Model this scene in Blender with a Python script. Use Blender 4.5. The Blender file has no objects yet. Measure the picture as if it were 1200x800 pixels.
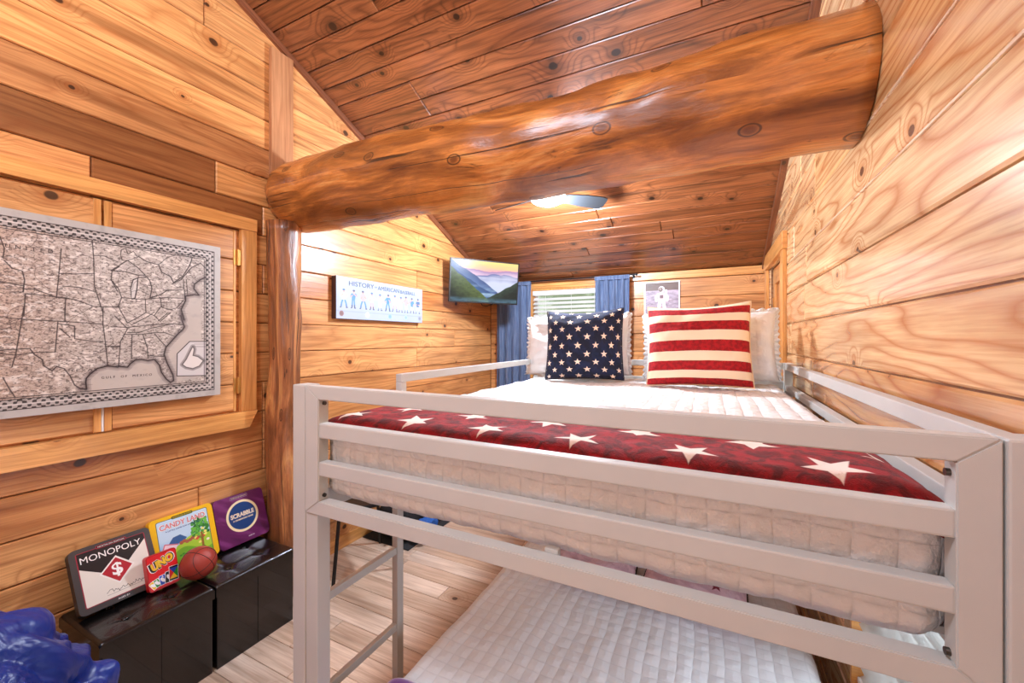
import bpy, bmesh, math, random
import numpy as np
from mathutils import Vector, Matrix, noise as mn
PI = math.pi
random.seed(7)
rng = np.random.default_rng(5)
C = bpy.context.scene.collection
sc = bpy.context.scene

# ------------------------------------------------------------------ basics
def lin(r, g, b):
    f = lambda c: ((c/255)/12.92 if c/255 <= .04045 else ((c/255+.055)/1.055)**2.4)
    return (f(r), f(g), f(b), 1)

def link(o, parent=None):
    C.objects.link(o)
    if parent is not None: o.parent = parent
    return o

def thing(name, label, cat, loc=(0, 0, 0), rot=(0, 0, 0), group=None):
    o = bpy.data.objects.new(name, None); link(o)
    o.empty_display_size = .05
    o.location = loc; o.rotation_euler = rot
    o['label'] = label; o['category'] = cat
    if group: o['group'] = group
    return o

def tag(o, label=None, cat=None, group=None, kind=None):
    if label: o['label'] = label
    if cat: o['category'] = cat
    if group: o['group'] = group
    if kind: o['kind'] = kind
    return o

def obj(name, bm, mat, parent=None, loc=(0, 0, 0), rot=(0, 0, 0), smooth=False, label=None):
    me = bpy.data.meshes.new(name)
    bm.to_mesh(me); bm.free()
    if smooth:
        me.polygons.foreach_set('use_smooth', [True]*len(me.polygons))
    for m in (mat if isinstance(mat, (list, tuple)) else [mat]): me.materials.append(m)
    o = bpy.data.objects.new(name, me); link(o, parent)
    o.location = loc; o.rotation_euler = rot
    if label: o['label'] = label
    return o

def struct(name, bm, mat, parent=None, smooth=False, **k):
    o = obj(name, bm, mat, parent, smooth=smooth, **k)
    if parent is None: o['kind'] = 'structure'
    return o

def BM(): return bmesh.new()

def box(bm, x0, x1, y0, y1, z0, z1, bev=0, mi=0, seg=2):
    vs = [bm.verts.new((x, y, z)) for x in (x0, x1) for y in (y0, y1) for z in (z0, z1)]
    F = [(0, 1, 3, 2), (4, 6, 7, 5), (0, 4, 5, 1), (2, 3, 7, 6), (0, 2, 6, 4), (1, 5, 7, 3)]
    fs = [bm.faces.new([vs[i] for i in f]) for f in F]
    for f in fs: f.material_index = mi
    if bev:
        es = list({e for f in fs for e in f.edges})
        bmesh.ops.bevel(bm, geom=es, offset=bev, segments=seg, affect='EDGES', profile=.6)
    return bm

def tube(bm, pts, r, seg=10, cap=True):
    pts = [Vector(p) for p in pts]; n = len(pts); rings = []
    up = None
    for i, p in enumerate(pts):
        d = (pts[min(i+1, n-1)]-pts[max(i-1, 0)]).normalized()
        if up is None:
            up = Vector((0, 0, 1)) if abs(d.z) < .9 else Vector((1, 0, 0))
        a = d.cross(up).normalized(); b = a.cross(d).normalized(); up = b
        rr = r[i] if isinstance(r, (list, tuple)) else r
        rings.append([bm.verts.new(p+a*rr*math.cos(2*PI*k/seg)+b*rr*math.sin(2*PI*k/seg)) for k in range(seg)])
    for i in range(n-1):
        for k in range(seg):
            bm.faces.new((rings[i][k], rings[i][(k+1) % seg], rings[i+1][(k+1) % seg], rings[i+1][k]))
    if cap:
        bm.faces.new(rings[0][::-1]); bm.faces.new(rings[-1])
    return bm

def prism(bm, poly, y0, y1, mi=0):
    """polygon given in local XZ, extruded along y"""
    a = [bm.verts.new((x, y0, z)) for x, z in poly]; b = [bm.verts.new((x, y1, z)) for x, z in poly]
    n = len(poly)
    f = bm.faces.new(a); f.material_index = mi
    f = bm.faces.new(b[::-1]); f.material_index = mi
    for i in range(n):
        f = bm.faces.new((a[i], b[i], b[(i+1) % n], a[(i+1) % n])); f.material_index = mi
    bmesh.ops.recalc_face_normals(bm, faces=bm.faces)
    return bm

def rrect(x0, x1, z0, z1, r, seg=5):
    pts = []
    for cx, cz, a0 in ((x1-r, z0+r, -90), (x1-r, z1-r, 0), (x0+r, z1-r, 90), (x0+r, z0+r, 180)):
        for i in range(seg+1):
            a = math.radians(a0+90*i/seg); pts.append((cx+r*math.cos(a), cz+r*math.sin(a)))
    return pts

# ------------------------------------------------------------------ materials
def newmat(name):
    m = bpy.data.materials.new(name); m.use_nodes = True
    nt = m.node_tree; b = nt.nodes['Principled BSDF']
    return m, nt, b

class NT:
    def __init__(s, nt): s.nt = nt
    def n(s, t, **k):
        x = s.nt.nodes.new(t)
        for a, v in k.items(): setattr(x, a, v)
        return x
    def l(s, a, b): s.nt.links.new(a, b)
    def math(s, op, a, b=None, c=None, clamp=False):
        x = s.n('ShaderNodeMath', operation=op, use_clamp=clamp)
        for i, v in enumerate((a, b, c)):
            if v is None: continue
            if isinstance(v, (int, float)): x.inputs[i].default_value = v
            else: s.l(v, x.inputs[i])
        return x.outputs[0]
    def noise(s, vec, scale, detail=3, rough=.5, dist=0, dim='3D'):
        x = s.n('ShaderNodeTexNoise', noise_dimensions=dim)
        x.inputs['Scale'].default_value = scale; x.inputs['Detail'].default_value = detail
        x.inputs['Roughness'].default_value = rough; x.inputs['Distortion'].default_value = dist
        s.l(vec, x.inputs['Vector']); return x.outputs['Fac']
    def mapping(s, vec, scale=(1, 1, 1), loc=(0, 0, 0), rot=(0, 0, 0)):
        x = s.n('ShaderNodeMapping'); x.inputs['Scale'].default_value = scale
        x.inputs['Location'].default_value = loc; x.inputs['Rotation'].default_value = rot
        s.l(vec, x.inputs['Vector']); return x.outputs[0]
    def ramp(s, fac, stops, interp='LINEAR'):
        x = s.n('ShaderNodeValToRGB'); e = x.color_ramp.elements; x.color_ramp.interpolation = interp
        while len(e) > 1: e.remove(e[-1])
        e[0].position = stops[0][0]; e[0].color = stops[0][1]
        for p, c in stops[1:]:
            k = e.new(p); k.color = c
        s.l(fac, x.inputs[0]); return x.outputs[0]
    def mix(s, fac, a, b, blend='MIX'):
        x = s.n('ShaderNodeMix', data_type='RGBA', blend_type=blend)
        for sock, v in ((x.inputs[0], fac), (x.inputs[6], a), (x.inputs[7], b)):
            if isinstance(v, (int, float)): sock.default_value = v
            elif isinstance(v, tuple): sock.default_value = v
            else: s.l(v, sock)
        return x.outputs[2]
    def bump(s, h, strength=.3, dist=.01):
        x = s.n('ShaderNodeBump'); x.inputs['Strength'].default_value = strength
        x.inputs['Distance'].default_value = dist; s.l(h, x.inputs['Height']); return x.outputs[0]
    def smooth(s, v, a, b):   # 1 below a .. 0 above b if a<b
        x = s.n('ShaderNodeMapRange', interpolation_type='SMOOTHSTEP')
        x.inputs[1].default_value = a; x.inputs[2].default_value = b
        x.inputs[3].default_value = 1; x.inputs[4].default_value = 0
        s.l(v, x.inputs[0]); return x.outputs[0]

def wood(name, base, dark, ringf=34, ringamt=.45, knot_p=.5, knot=(.006, .016), rough=.32, tone=True, streak=.3,
         knotcol=None, coord='uv', coat=.35, bigring=5.0, bumpd=.002, kscale=3.6, amp=1.4):
    m, nt, b = newmat(name); N = NT(nt)
    if coord == 'uv': uv = N.n('ShaderNodeUVMap').outputs[0]
    else: uv = N.n('ShaderNodeTexCoord').outputs['Object']
    # knots
    wig = N.n('ShaderNodeTexNoise'); wig.inputs['Scale'].default_value = 9; wig.inputs['Detail'].default_value = 2; N.l(uv, wig.inputs['Vector'])
    wv = N.n('ShaderNodeVectorMath', operation='SCALE'); N.l(wig.outputs['Color'], wv.inputs[0]); wv.inputs['Scale'].default_value = .014
    ad = N.n('ShaderNodeVectorMath', operation='ADD'); N.l(uv, ad.inputs[0]); N.l(wv.outputs[0], ad.inputs[1])
    kv = N.mapping(ad.outputs[0], (.8, 1.0, 1))
    vo = N.n('ShaderNodeTexVoronoi', voronoi_dimensions='2D'); vo.inputs['Scale'].default_value = kscale; N.l(kv, vo.inputs['Vector'])
    d = N.math('MULTIPLY', vo.outputs['Distance'], 1/kscale)
    sep = N.n('ShaderNodeSeparateColor'); N.l(vo.outputs['Color'], sep.inputs[0])
    on = N.math('GREATER_THAN', sep.outputs[0], 1-knot_p)
    rad = N.math('MULTIPLY_ADD', sep.outputs[1], knot[1]-knot[0], knot[0])
    q = N.math('DIVIDE', d, rad)                        # 1 at the knot's edge
    km = N.math('MULTIPLY', N.smooth(q, .75, 1.15), on)
    halo = N.math('MULTIPLY', N.smooth(q, .8, 3.6), on)
    bmpk = N.math('MULTIPLY', N.smooth(q, 0, 6.5), on)
    # rings
    lf = N.noise(N.mapping(uv, (.55, 3.2, 1)), 1.0, 2, .5)
    lf2 = N.noise(N.mapping(uv, (2.2, 9, 1)), 1.0, 3, .5)
    sx = N.n('ShaderNodeSeparateXYZ'); N.l(uv, sx.inputs[0])
    f = N.math('MULTIPLY', sx.outputs[1], ringf)
    f = N.math('MULTIPLY_ADD', lf, bigring*amp*2, f)
    f = N.math('MULTIPLY_ADD', lf2, .8, f)
    f = N.math('MULTIPLY_ADD', bmpk, 3.4, f)
    rg = N.math('PINGPONG', f, .5); rg = N.math('MULTIPLY', rg, 2)
    rg = N.math('POWER', rg, 3.2)
    fine = N.noise(N.mapping(uv, (5, 150, 1)), 1.0, 3, .6)
    mid = N.noise(N.mapping(uv, (1.6, 42, 1)), 1.0, 3, .6, .3)
    blot = N.noise(N.mapping(uv, (1.2, 4, 1)), 1.3, 3, .55)
    col = N.mix(N.math('MULTIPLY', rg, ringamt), base, dark)
    col = N.mix(N.math('MULTIPLY', N.smooth(fine, .35, .62), .30), col, dark)
    col = N.mix(N.math('MULTIPLY', N.smooth(mid, .36, .56), .34), col, dark)
    st = N.math('SUBTRACT', 1, N.smooth(N.noise(N.mapping(uv, (.7, 13, 1)), 1.1, 3, .6, .4), .52, .74))
    col = N.mix(N.math('MULTIPLY', st, streak), col, tuple(c*.5 for c in dark[:3])+(1,))
    bl = N.ramp(blot, [(.25, (.70, .66, .62, 1)), (.7, (1.14, 1.15, 1.16, 1))])
    col = N.mix(1, col, bl, 'MULTIPLY')
    kc = knotcol or (.04, .016, .008, 1)
    col = N.mix(N.math('MULTIPLY', halo, .55), col, dark)
    col = N.mix(N.math('MULTIPLY', km, .92), col, kc)
    if tone:
        at = N.n('ShaderNodeAttribute', attribute_name='tone')
        col = N.mix(1, col, at.outputs['Color'], 'MULTIPLY')
    N.l(col, b.inputs['Base Color'])
    b.inputs['Roughness'].default_value = rough
    b.inputs['Coat Weight'].default_value = coat; b.inputs['Coat Roughness'].default_value = .18
    h = N.math('MULTIPLY_ADD', fine, .3, N.math('MULTIPLY', rg, .25))
    N.l(N.bump(N.math('MULTIPLY_ADD', km, -.6, h), .35, bumpd), b.inputs['Normal'])
    return m

def plain(name, col, rough=.5, metal=0, spec=None, coat=0, noise_amt=0, nscale=20, bump=0, bscale=200, sheen=0, emit=None, estr=0):
    m, nt, b = newmat(name); N = NT(nt)
    tc = N.n('ShaderNodeTexCoord').outputs['Object']
    f = N.noise(tc, nscale, 3)
    a = max(noise_amt, .04)
    c = N.mix(1, col, N.ramp(f, [(.3, (1-a, 1-a, 1-a, 1)), (.7, (1+a*.5, 1+a*.5, 1+a*.5, 1))]), 'MULTIPLY')
    N.l(c, b.inputs['Base Color'])
    b.inputs['Roughness'].default_value = rough; b.inputs['Metallic'].default_value = metal
    b.inputs['Coat Weight'].default_value = coat
    if sheen: b.inputs['Sheen Weight'].default_value = sheen
    if bump: N.l(N.bump(N.noise(tc, bscale, 3), bump, .002), b.inputs['Normal'])
    if emit:
        b.inputs['Emission Color'].default_value = emit; b.inputs['Emission Strength'].default_value = estr
    return m

def painted(name, rough=.4, emit=0, coat=0):
    """a printed surface whose colours are stored on the mesh"""
    m, nt, b = newmat(name); N = NT(nt)
    at = N.n('ShaderNodeAttribute', attribute_name='print')
    N.l(at.outputs['Color'], b.inputs['Base Color'])
    if emit:
        N.l(at.outputs['Color'], b.inputs['Emission Color']); b.inputs['Emission Strength'].default_value = emit
        b.inputs['Base Color'].default_value = (.02, .02, .02, 1)
        for l in list(nt.links):
            if l.to_socket == b.inputs['Base Color']: nt.links.remove(l)
        b.inputs['Base Color'].default_value = (.01, .01, .01, 1)
    b.inputs['Roughness'].default_value = rough; b.inputs['Coat Weight'].default_value = coat
    if emit: b.inputs['Specular IOR Level'].default_value = .15
    return m

def quilt(name, col, cell=.058, depth=.012, rough=.75, wr=.5, offset=(0, 0, 0), linecol=.8, strength=.8):
    m, nt, b = newmat(name); N = NT(nt)
    uv = N.n('ShaderNodeUVMap').outputs[0]
    wn = N.n('ShaderNodeTexNoise'); wn.inputs['Scale'].default_value = 5; N.l(uv, wn.inputs['Vector'])
    wv = N.n('ShaderNodeVectorMath', operation='SCALE'); N.l(wn.outputs['Color'], wv.inputs[0]); wv.inputs['Scale'].default_value = .022
    ad = N.n('ShaderNodeVectorMath', operation='ADD'); N.l(uv, ad.inputs[0]); N.l(wv.outputs[0], ad.inputs[1])
    sx = N.n('ShaderNodeSeparateXYZ'); N.l(N.mapping(ad.outputs[0], (1/cell,)*3, offset), sx.inputs[0])
    px = N.math('MULTIPLY', N.math('PINGPONG', sx.outputs[0], .5), 2)
    py = N.math('MULTIPLY', N.math('PINGPONG', sx.outputs[1], .5), 2)
    hx = N.math('POWER', px, .6); hy = N.math('POWER', py, .6)
    h = N.math('MULTIPLY', hx, hy)
    h = N.math('MULTIPLY_ADD', N.noise(uv, 38, 4, .6), wr*.8, h)
    h = N.math('MULTIPLY_ADD', N.noise(uv, 9, 3, .6), wr*1.2, h)
    e = N.math('MINIMUM', px, py)
    f = N.smooth(e, 0, .16)
    c = N.mix(N.math('MULTIPLY', f, .45), col, tuple(v*linecol for v in col[:3])+(1,))
    N.l(c, b.inputs['Base Color']); b.inputs['Roughness'].default_value = rough
    b.inputs['Sheen Weight'].default_value = .15
    N.l(N.bump(h, strength, depth), b.inputs['Normal'])
    return m

def star_mask(N, uv, cx, cy, R, ri=.42, flip=False, off=(0, 0)):
    """staggered rows of five-pointed stars, in metres of the cloth"""
    s = N.n('ShaderNodeSeparateXYZ'); N.l(N.mapping(uv, (1, 1, 1), (off[0], off[1], 0)), s.inputs[0])
    y = N.math('DIVIDE', s.outputs[1], cy); row = N.math('FLOOR', y)
    sh = N.math('MULTIPLY', N.math('FLOORED_MODULO', row, 2), .5)
    x = N.math('ADD', N.math('DIVIDE', s.outputs[0], cx), sh)
    fx = N.math('MULTIPLY', N.math('SUBTRACT', N.math('FRACT', x), .5), cx)
    fy = N.math('MULTIPLY', N.math('SUBTRACT', N.math('FRACT', y), .5), cy)
    a = N.math('ARCTAN2', fx, N.math('MULTIPLY', fy, -1) if flip else fy)      # 0 straight up
    r = N.math('SQRT', N.math('ADD', N.math('MULTIPLY', fx, fx), N.math('MULTIPLY', fy, fy)))
    aa = N.math('PINGPONG', N.math('ADD', a, 4*PI), PI/5)
    k = PI/5
    ix, iy = R*ri*math.cos(k), R*ri*math.sin(k)
    nx, ny = iy, R-ix; L = math.hypot(nx, ny); nx /= L; ny /= L; c0 = nx*R
    dd = N.math('ADD', N.math('MULTIPLY', N.math('MULTIPLY', r, N.math('COSINE', aa)), nx),
                N.math('MULTIPLY', N.math('MULTIPLY', r, N.math('SINE', aa)), ny))
    return N.smooth(dd, c0-R*.03, c0+R*.03)

def star_cloth(name, col, star, cx, cy, R, off=(0, 0), flip=False, plush=.3, rough=.85, dark=None, sheen=.5, ri=.42, stars2=None):
    m, nt, b = newmat(name); N = NT(nt)
    uv = N.n('ShaderNodeUVMap').outputs[0]
    mask = star_mask(N, uv, cx, cy, R, ri, flip, off)
    nz = N.noise(uv, 26, 5, .65, .6); nz2 = N.noise(uv, 400, 2)
    c = N.mix(N.smooth(nz, .38, .62), col, dark or tuple(v*.55 for v in col[:3])+(1,))
    c = N.mix(mask, c, star)
    N.l(c, b.inputs['Base Color']); b.inputs['Roughness'].default_value = rough
    b.inputs['Sheen Weight'].default_value = sheen; b.inputs['Sheen Roughness'].default_value = .4
    h = N.math('MULTIPLY_ADD', nz, .9, N.math('MULTIPLY', nz2, .3))
    N.l(N.bump(h, plush, .006), b.inputs['Normal'])
    return m

HONEY = wood('honey_pine', lin(235, 175, 112), lin(168, 96, 46), ringf=26, ringamt=.5, knot_p=.62, rough=.34, streak=.6, knot=(.006, .019))
PALE = wood('pale_pine', lin(250, 217, 166), lin(190, 118, 64), ringf=15, ringamt=.8, knot_p=.42, knot=(.007, .016), rough=.25, streak=.16, coat=.8, bigring=5.5)
CEIL = wood('red_brown_pine', lin(164, 100, 60), lin(68, 34, 17), ringf=24, ringamt=.6, knot_p=.85, knot=(.008, .024), rough=.3, streak=.85, knotcol=(.012, .005, .003, 1), coat=.5)
TRIM = wood('amber_trim_pine', lin(240, 178, 104), lin(186, 112, 52), ringf=30, ringamt=.3, knot_p=.25, tone=False, rough=.32, coord='uv')
DTRIM = wood('dark_trim_pine', lin(150, 92, 62), lin(84, 44, 28), ringf=30, ringamt=.4, knot_p=.2, tone=False, rough=.35)
FLOOR = wood('light_plank', lin(226, 204, 182), lin(168, 132, 104), ringf=16, ringamt=.32, knot_p=.16, knot=(.006, .014), rough=.38, streak=.5, coat=.12, bigring=3)
def log_mat(name, base, dark, vs):
    m, nt, b = newmat(name); N = NT(nt)
    uv = N.n('ShaderNodeUVMap').outputs[0]
    a = N.noise(N.mapping(uv, (1.3, 4.0, 1)), 1.4, 6, .62, .9)
    f = N.noise(N.mapping(uv, (4, 80, 1)), 1, 4, .65)
    col = N.ramp(a, [(.30, dark), (.47, tuple((x+y)/2 for x, y in zip(dark, base))), (.56, base), (.75, lin(238, 180, 108))])
    col = N.mix(N.math('MULTIPLY', N.smooth(f, .36, .6), .35), col, dark)
    # long drying cracks
    cr = N.noise(N.mapping(uv, (.16, 6.5, 1)), 1.2, 2.5, .5, .05)
    crd = N.math('ABSOLUTE', N.math('SUBTRACT', cr, .5))
    gate = N.noise(N.mapping(uv, (1.1, 2.5, 1), (3, 7, 0)), 1, 1)
    cm = N.math('MULTIPLY', N.smooth(crd, .002, .009), N.math('SUBTRACT', 1, N.smooth(gate, .5, .56)))
    col = N.mix(N.math('MULTIPLY', cm, .9), col, (.02, .008, .004, 1))
    # dark bark remnants
    bk = N.noise(N.mapping(uv, (2.2, 11, 1), (9, 2, 0)), 1.3, 5, .7, .8)
    bm_ = N.math('SUBTRACT', 1, N.smooth(bk, .63, .70))
    col = N.mix(N.math('MULTIPLY', bm_, vs), col, (.05, .018, .007, 1))
    vo = N.n('ShaderNodeTexVoronoi', voronoi_dimensions='2D'); vo.inputs['Scale'].default_value = 4.2; N.l(N.mapping(uv, (.62, 1, 1)), vo.inputs['Vector'])
    se = N.n('ShaderNodeSeparateColor'); N.l(vo.outputs['Color'], se.inputs[0])
    on = N.math('GREATER_THAN', se.outputs[0], .3)
    kd = vo.outputs['Distance']
    ring = N.math('ABSOLUTE', N.math('SUBTRACT', kd, .085))
    col = N.mix(N.math('MULTIPLY', N.math('MULTIPLY', N.smooth(kd, .03, .095), on), .85), col, dark)
    col = N.mix(N.math('MULTIPLY', N.math('MULTIPLY', N.smooth(ring, .004, .018), on), .8), col, (.04, .014, .006, 1))
    N.l(col, b.inputs['Base Color'])
    b.inputs['Roughness'].default_value = .33; b.inputs['Coat Weight'].default_value = .35; b.inputs['Coat Roughness'].default_value = .25
    h = N.math('MULTIPLY_ADD', a, 1.6, N.math('MULTIPLY_ADD', f, .2, N.math('MULTIPLY', cm, -1)))
    N.l(N.bump(h, .6, .012), b.inputs['Normal'])
    return m
LOG = log_mat('hewn_log', lin(208, 130, 60), lin(104, 54, 22), .7)
LOG2 = log_mat('hewn_post', lin(186, 118, 70), lin(96, 52, 28), 1.0)
PAINT = plain('greige_metal_paint', lin(199, 199, 194), .38, noise_amt=.03, nscale=6, bump=.12, bscale=900)
QUP = quilt('white_quilt', lin(240, 239, 236), .0585, .012, wr=1.2, linecol=.88, strength=.8)
QLOW = quilt('pale_grey_quilt', lin(238, 240, 240), .054, .0055, wr=.5, linecol=.8, strength=.7, rough=.9)
LINEN = quilt('white_sham_linen', lin(236, 236, 234), .2, .008, wr=1.3, linecol=.95)
RUFF = plain('white_ruffle', lin(240, 240, 238), .8, bump=.5, bscale=90)
THROW = star_cloth('red_star_fleece', lin(164, 6, 24), lin(250, 234, 222), *(.255, .14, .058), flip=True, plush=.8, off=(.1705, -.03), sheen=.08, dark=lin(96, 2, 12))
NAVY = star_cloth('navy_star_cloth', lin(18, 30, 66), lin(245, 222, 198), *(.092, .046, .0195), plush=.25, sheen=.1, dark=lin(10, 17, 40))
PINKST = star_cloth('pink_star_cloth', lin(226, 190, 196), lin(120, 24, 40), .15, .1, .026, plush=.2, sheen=.05, dark=lin(206, 166, 176))
DNAVY = plain('navy_edge', lin(14, 20, 44), .8)
PIPE = plain('black_piping', lin(24, 20, 24), .7)
def stripes(name):
    m, nt, b = newmat(name); N = NT(nt)
    uv = N.n('ShaderNodeUVMap').outputs[0]
    s = N.n('ShaderNodeSeparateXYZ'); N.l(uv, s.inputs[0])
    y = N.math('FRACT', N.math('MULTIPLY', s.outputs[1], 5.35/.5))
    mk = N.math('LESS_THAN', y, .52)
    nz = N.noise(uv, 60, 4)
    red = N.mix(N.smooth(nz, .4, .6), lin(176, 12, 22), lin(142, 6, 16))
    c = N.mix(mk, lin(246, 222, 190), red)
    N.l(c, b.inputs['Base Color']); b.inputs['Roughness'].default_value = .85
    N.l(N.bump(N.noise(uv, 300, 3), .35, .003), b.inputs['Normal'])
    return m
STRIPE = stripes('red_cream_stripe')
PURPLE = plain('purple_velvet', lin(110, 22, 150), .6, noise_amt=.4, nscale=30, sheen=.8)
def denim():
    m, nt, b = newmat('blue_curtain'); N = NT(nt)
    uv = N.n('ShaderNodeTexCoord').outputs['Object']
    f = N.noise(N.mapping(uv, (140, 140, 6)), 1, 3)
    c = N.mix(N.smooth(f, .35, .65), lin(108, 126, 156), lin(74, 92, 126))
    N.l(c, b.inputs['Base Color']); b.inputs['Roughness'].default_value = .9
    return m
DENIM = denim()
BLACKM = plain('black_metal', lin(22, 22, 24), .4, metal=.3)
LEATHER = plain('black_faux_leather', lin(11, 9, 9), .27, noise_amt=.15, nscale=30, bump=.2, bscale=420, coat=.3)
WHITEP = plain('white_plastic', lin(238, 238, 236), .4)
FANG = plain('grey_fan_blade', lin(44, 47, 51), .6)
STEEL = plain('bolt_steel', lin(90, 84, 78), .3, metal=.9)
BRASS = plain('hinge_brass', lin(214, 164, 92), .3, metal=.8)
GLOBE = plain('lit_frosted_globe', (1, 1, 1, 1), .4, emit=(1, .93, .82, 1), estr=14)
def nylon():
    m, nt, b = newmat('blue_nylon'); N = NT(nt)
    tc = N.n('ShaderNodeTexCoord').outputs['Object']
    w = N.noise(tc, 3.2, 4, .5, 1.6)
    c = N.mix(N.noise(tc, 3, 2), lin(14, 60, 168), lin(7, 18, 66))
    N.l(c, b.inputs['Base Color']); b.inputs['Roughness'].default_value = .36
    N.l(N.bump(w, .9, .05), b.inputs['Normal'])
    return m
NYLON = nylon()
def glassm():
    m, nt, b = newmat('window_glass'); N = NT(nt)
    g = N.n('ShaderNodeBsdfTransparent'); gl = N.n('ShaderNodeBsdfGlossy'); gl.inputs['Roughness'].default_value = .02
    fr = N.n('ShaderNodeFresnel'); mx = N.n('ShaderNodeMixShader')
    N.l(fr.outputs[0], mx.inputs[0]); N.l(g.outputs[0], mx.inputs[1]); N.l(gl.outputs[0], mx.inputs[2])
    N.l(mx.outputs[0], nt.nodes['Material Output'].inputs[0]); return m
GLASS = glassm()
PRINT = painted('printed_surface', .45)
PRINTG = painted('printed_tin', .3, coat=.3)
SCREEN = painted('lit_screen', .25, emit=1.0)

# ------------------------------------------------------------------ printed canvases
class Canvas:
    def __init__(s, x0, x1, y0, y1, nx, ny, bg):
        s.b = (x0, x1, y0, y1); s.nx, s.ny = nx, ny
        xs = np.linspace(x0, x1, nx); ys = np.linspace(y0, y1, ny)
        s.X, s.Y = np.meshgrid(xs, ys)
        s.px = (x1-x0)/(nx-1)
        s.c = np.empty((ny, nx, 3)); s.c[:] = bg[:3]
    def put(s, mask, col):
        m = np.clip(mask, 0, 1)[..., None]; s.c = s.c*(1-m)+np.array(col[:3])*m
    def poly(s, pts, col, a=1):
        ins = np.zeros(s.X.shape, bool); n = len(pts)
        for i in range(n):
            x1, y1 = pts[i]; x2, y2 = pts[(i+1) % n]
            if y1 == y2: continue
            cond = ((y1 > s.Y) != (y2 > s.Y)) & (s.X < (x2-x1)*(s.Y-y1)/(y2-y1)+x1)
            ins ^= cond
        s.put(ins*a, col)
    def line(s, pts, w, col, a=1, closed=False):
        D = np.full(s.X.shape, 1e9)
        P = list(pts)+([pts[0]] if closed else [])
        for (x1, y1), (x2, y2) in zip(P, P[1:]):
            dx, dy = x2-x1, y2-y1; L = dx*dx+dy*dy+1e-12
            t = np.clip(((s.X-x1)*dx+(s.Y-y1)*dy)/L, 0, 1)
            D = np.minimum(D, np.hypot(s.X-x1-t*dx, s.Y-y1-t*dy))
        s.put(np.clip((w/2-D)/s.px+.5, 0, 1)*a, col)
    def ell(s, cx, cy, rx, ry, col, a=1):
        d = np.hypot((s.X-cx)/rx, (s.Y-cy)/ry)
        s.put(np.clip((1-d)*min(rx, ry)/s.px+.5, 0, 1)*a, col)
    def rect(s, x0, x1, y0, y1, col, a=1):
        s.put(((s.X >= x0) & (s.X <= x1) & (s.Y >= y0) & (s.Y <= y1))*a, col)
    def build(s, name, mat, parent, y=0.0, label=None):
        nx, ny = s.nx, s.ny
        co = np.empty((ny*nx, 3)); co[:, 0] = s.X.ravel(); co[:, 1] = y; co[:, 2] = s.Y.ravel()
        i = np.arange((ny-1)*(nx-1)); r = i//(nx-1); c = i % (nx-1); v = r*nx+c
        F = np.stack([v, v+1, v+nx+1, v+nx], 1)
        me = bpy.data.meshes.new(name); me.from_pydata(co.tolist(), [], F.tolist())
        at = me.color_attributes.new('print', 'FLOAT_COLOR', 'POINT')
        rgba = np.ones((ny*nx, 4), np.float32); rgba[:, :3] = s.c.reshape(-1, 3)
        at.data.foreach_set('color', rgba.ravel())
        me.materials.append(mat)
        o = bpy.data.objects.new(name, me); link(o, parent)
        if label: o['label'] = label
        return o

def vnoise(X, Y, f, seed=0, octv=4, rough=.5):
    out = np.zeros(X.shape); amp = 1; tot = 0
    for o in range(octv):
        r = np.random.default_rng(seed*77+o); G = r.random((64, 64))
        x = X*f*2**o+13.7*o; y = Y*f*2**o+5.1*o
        xi = np.floor(x).astype(int); yi = np.floor(y).astype(int); fx = x-xi; fy = y-yi
        fx = fx*fx*(3-2*fx); fy = fy*fy*(3-2*fy)
        g = lambda a, b: G[a % 64, b % 64]
        out += amp*((g(xi, yi)*(1-fx)+g(xi+1, yi)*fx)*(1-fy)+(g(xi, yi+1)*(1-fx)+g(xi+1, yi+1)*fx)*fy)
        tot += amp; amp *= rough
    return out/tot

def text(name, body, size, mat, parent, x, z, y, width=None, height=None, ang=0, bold=0, label=None, shear=0, align='CENTER', ext=.0004, spacing=1.0):
    cu = bpy.data.curves.new(name, 'FONT'); cu.body = body; cu.size = size; cu.align_x = align; cu.align_y = 'CENTER'
    cu.offset = bold; cu.extrude = ext; cu.shear = shear; cu.resolution_u = 3; cu.space_character = spacing
    t = bpy.data.objects.new('tmp', cu); C.objects.link(t)
    bpy.context.view_layer.update()
    me = bpy.data.meshes.new_from_object(t)
    bpy.data.objects.remove(t); bpy.data.curves.remove(cu)
    n = len(me.vertices); co = np.empty(n*3); me.vertices.foreach_get('co', co); co = co.reshape(-1, 3)
    mn_, mx = co.min(0), co.max(0)
    w = mx[0]-mn_[0]; h = mx[1]-mn_[1]
    sx = width/w if width else 1; sy = height/h if height else sx
    ce = (mn_+mx)/2
    p = np.empty_like(co)
    if align == 'LEFT': ce[0] = mn_[0]
    X = (co[:, 0]-ce[0])*sx; Z = (co[:, 1]-ce[1])*sy
    ca, sa = math.cos(ang), math.sin(ang)
    p[:, 0] = x+X*ca-Z*sa; p[:, 2] = z+X*sa+Z*ca; p[:, 1] = y-co[:, 2]
    me.vertices.foreach_set('co', p.ravel()); me.materials.clear(); me.materials.append(mat)
    me.name = name
    o = bpy.data.objects.new(name, me); link(o, parent)
    if label: o['label'] = label
    return o

# ------------------------------------------------------------------ boards
def clip(poly, a, b, c):       # keep a*u+b*v<=c
    out = []
    for i in range(len(poly)):
        p, q = poly[i], poly[(i+1) % len(poly)]
        dp = a*p[0]+b*p[1]-c; dq = a*q[0]+b*q[1]-c
        if dp <= 0: out.append(p)
        if (dp < 0 < dq) or (dq < 0 < dp):
            t = dp/(dp-dq); out.append((p[0]+t*(q[0]-p[0]), p[1]+t*(q[1]-p[1])))
    return out

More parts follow.
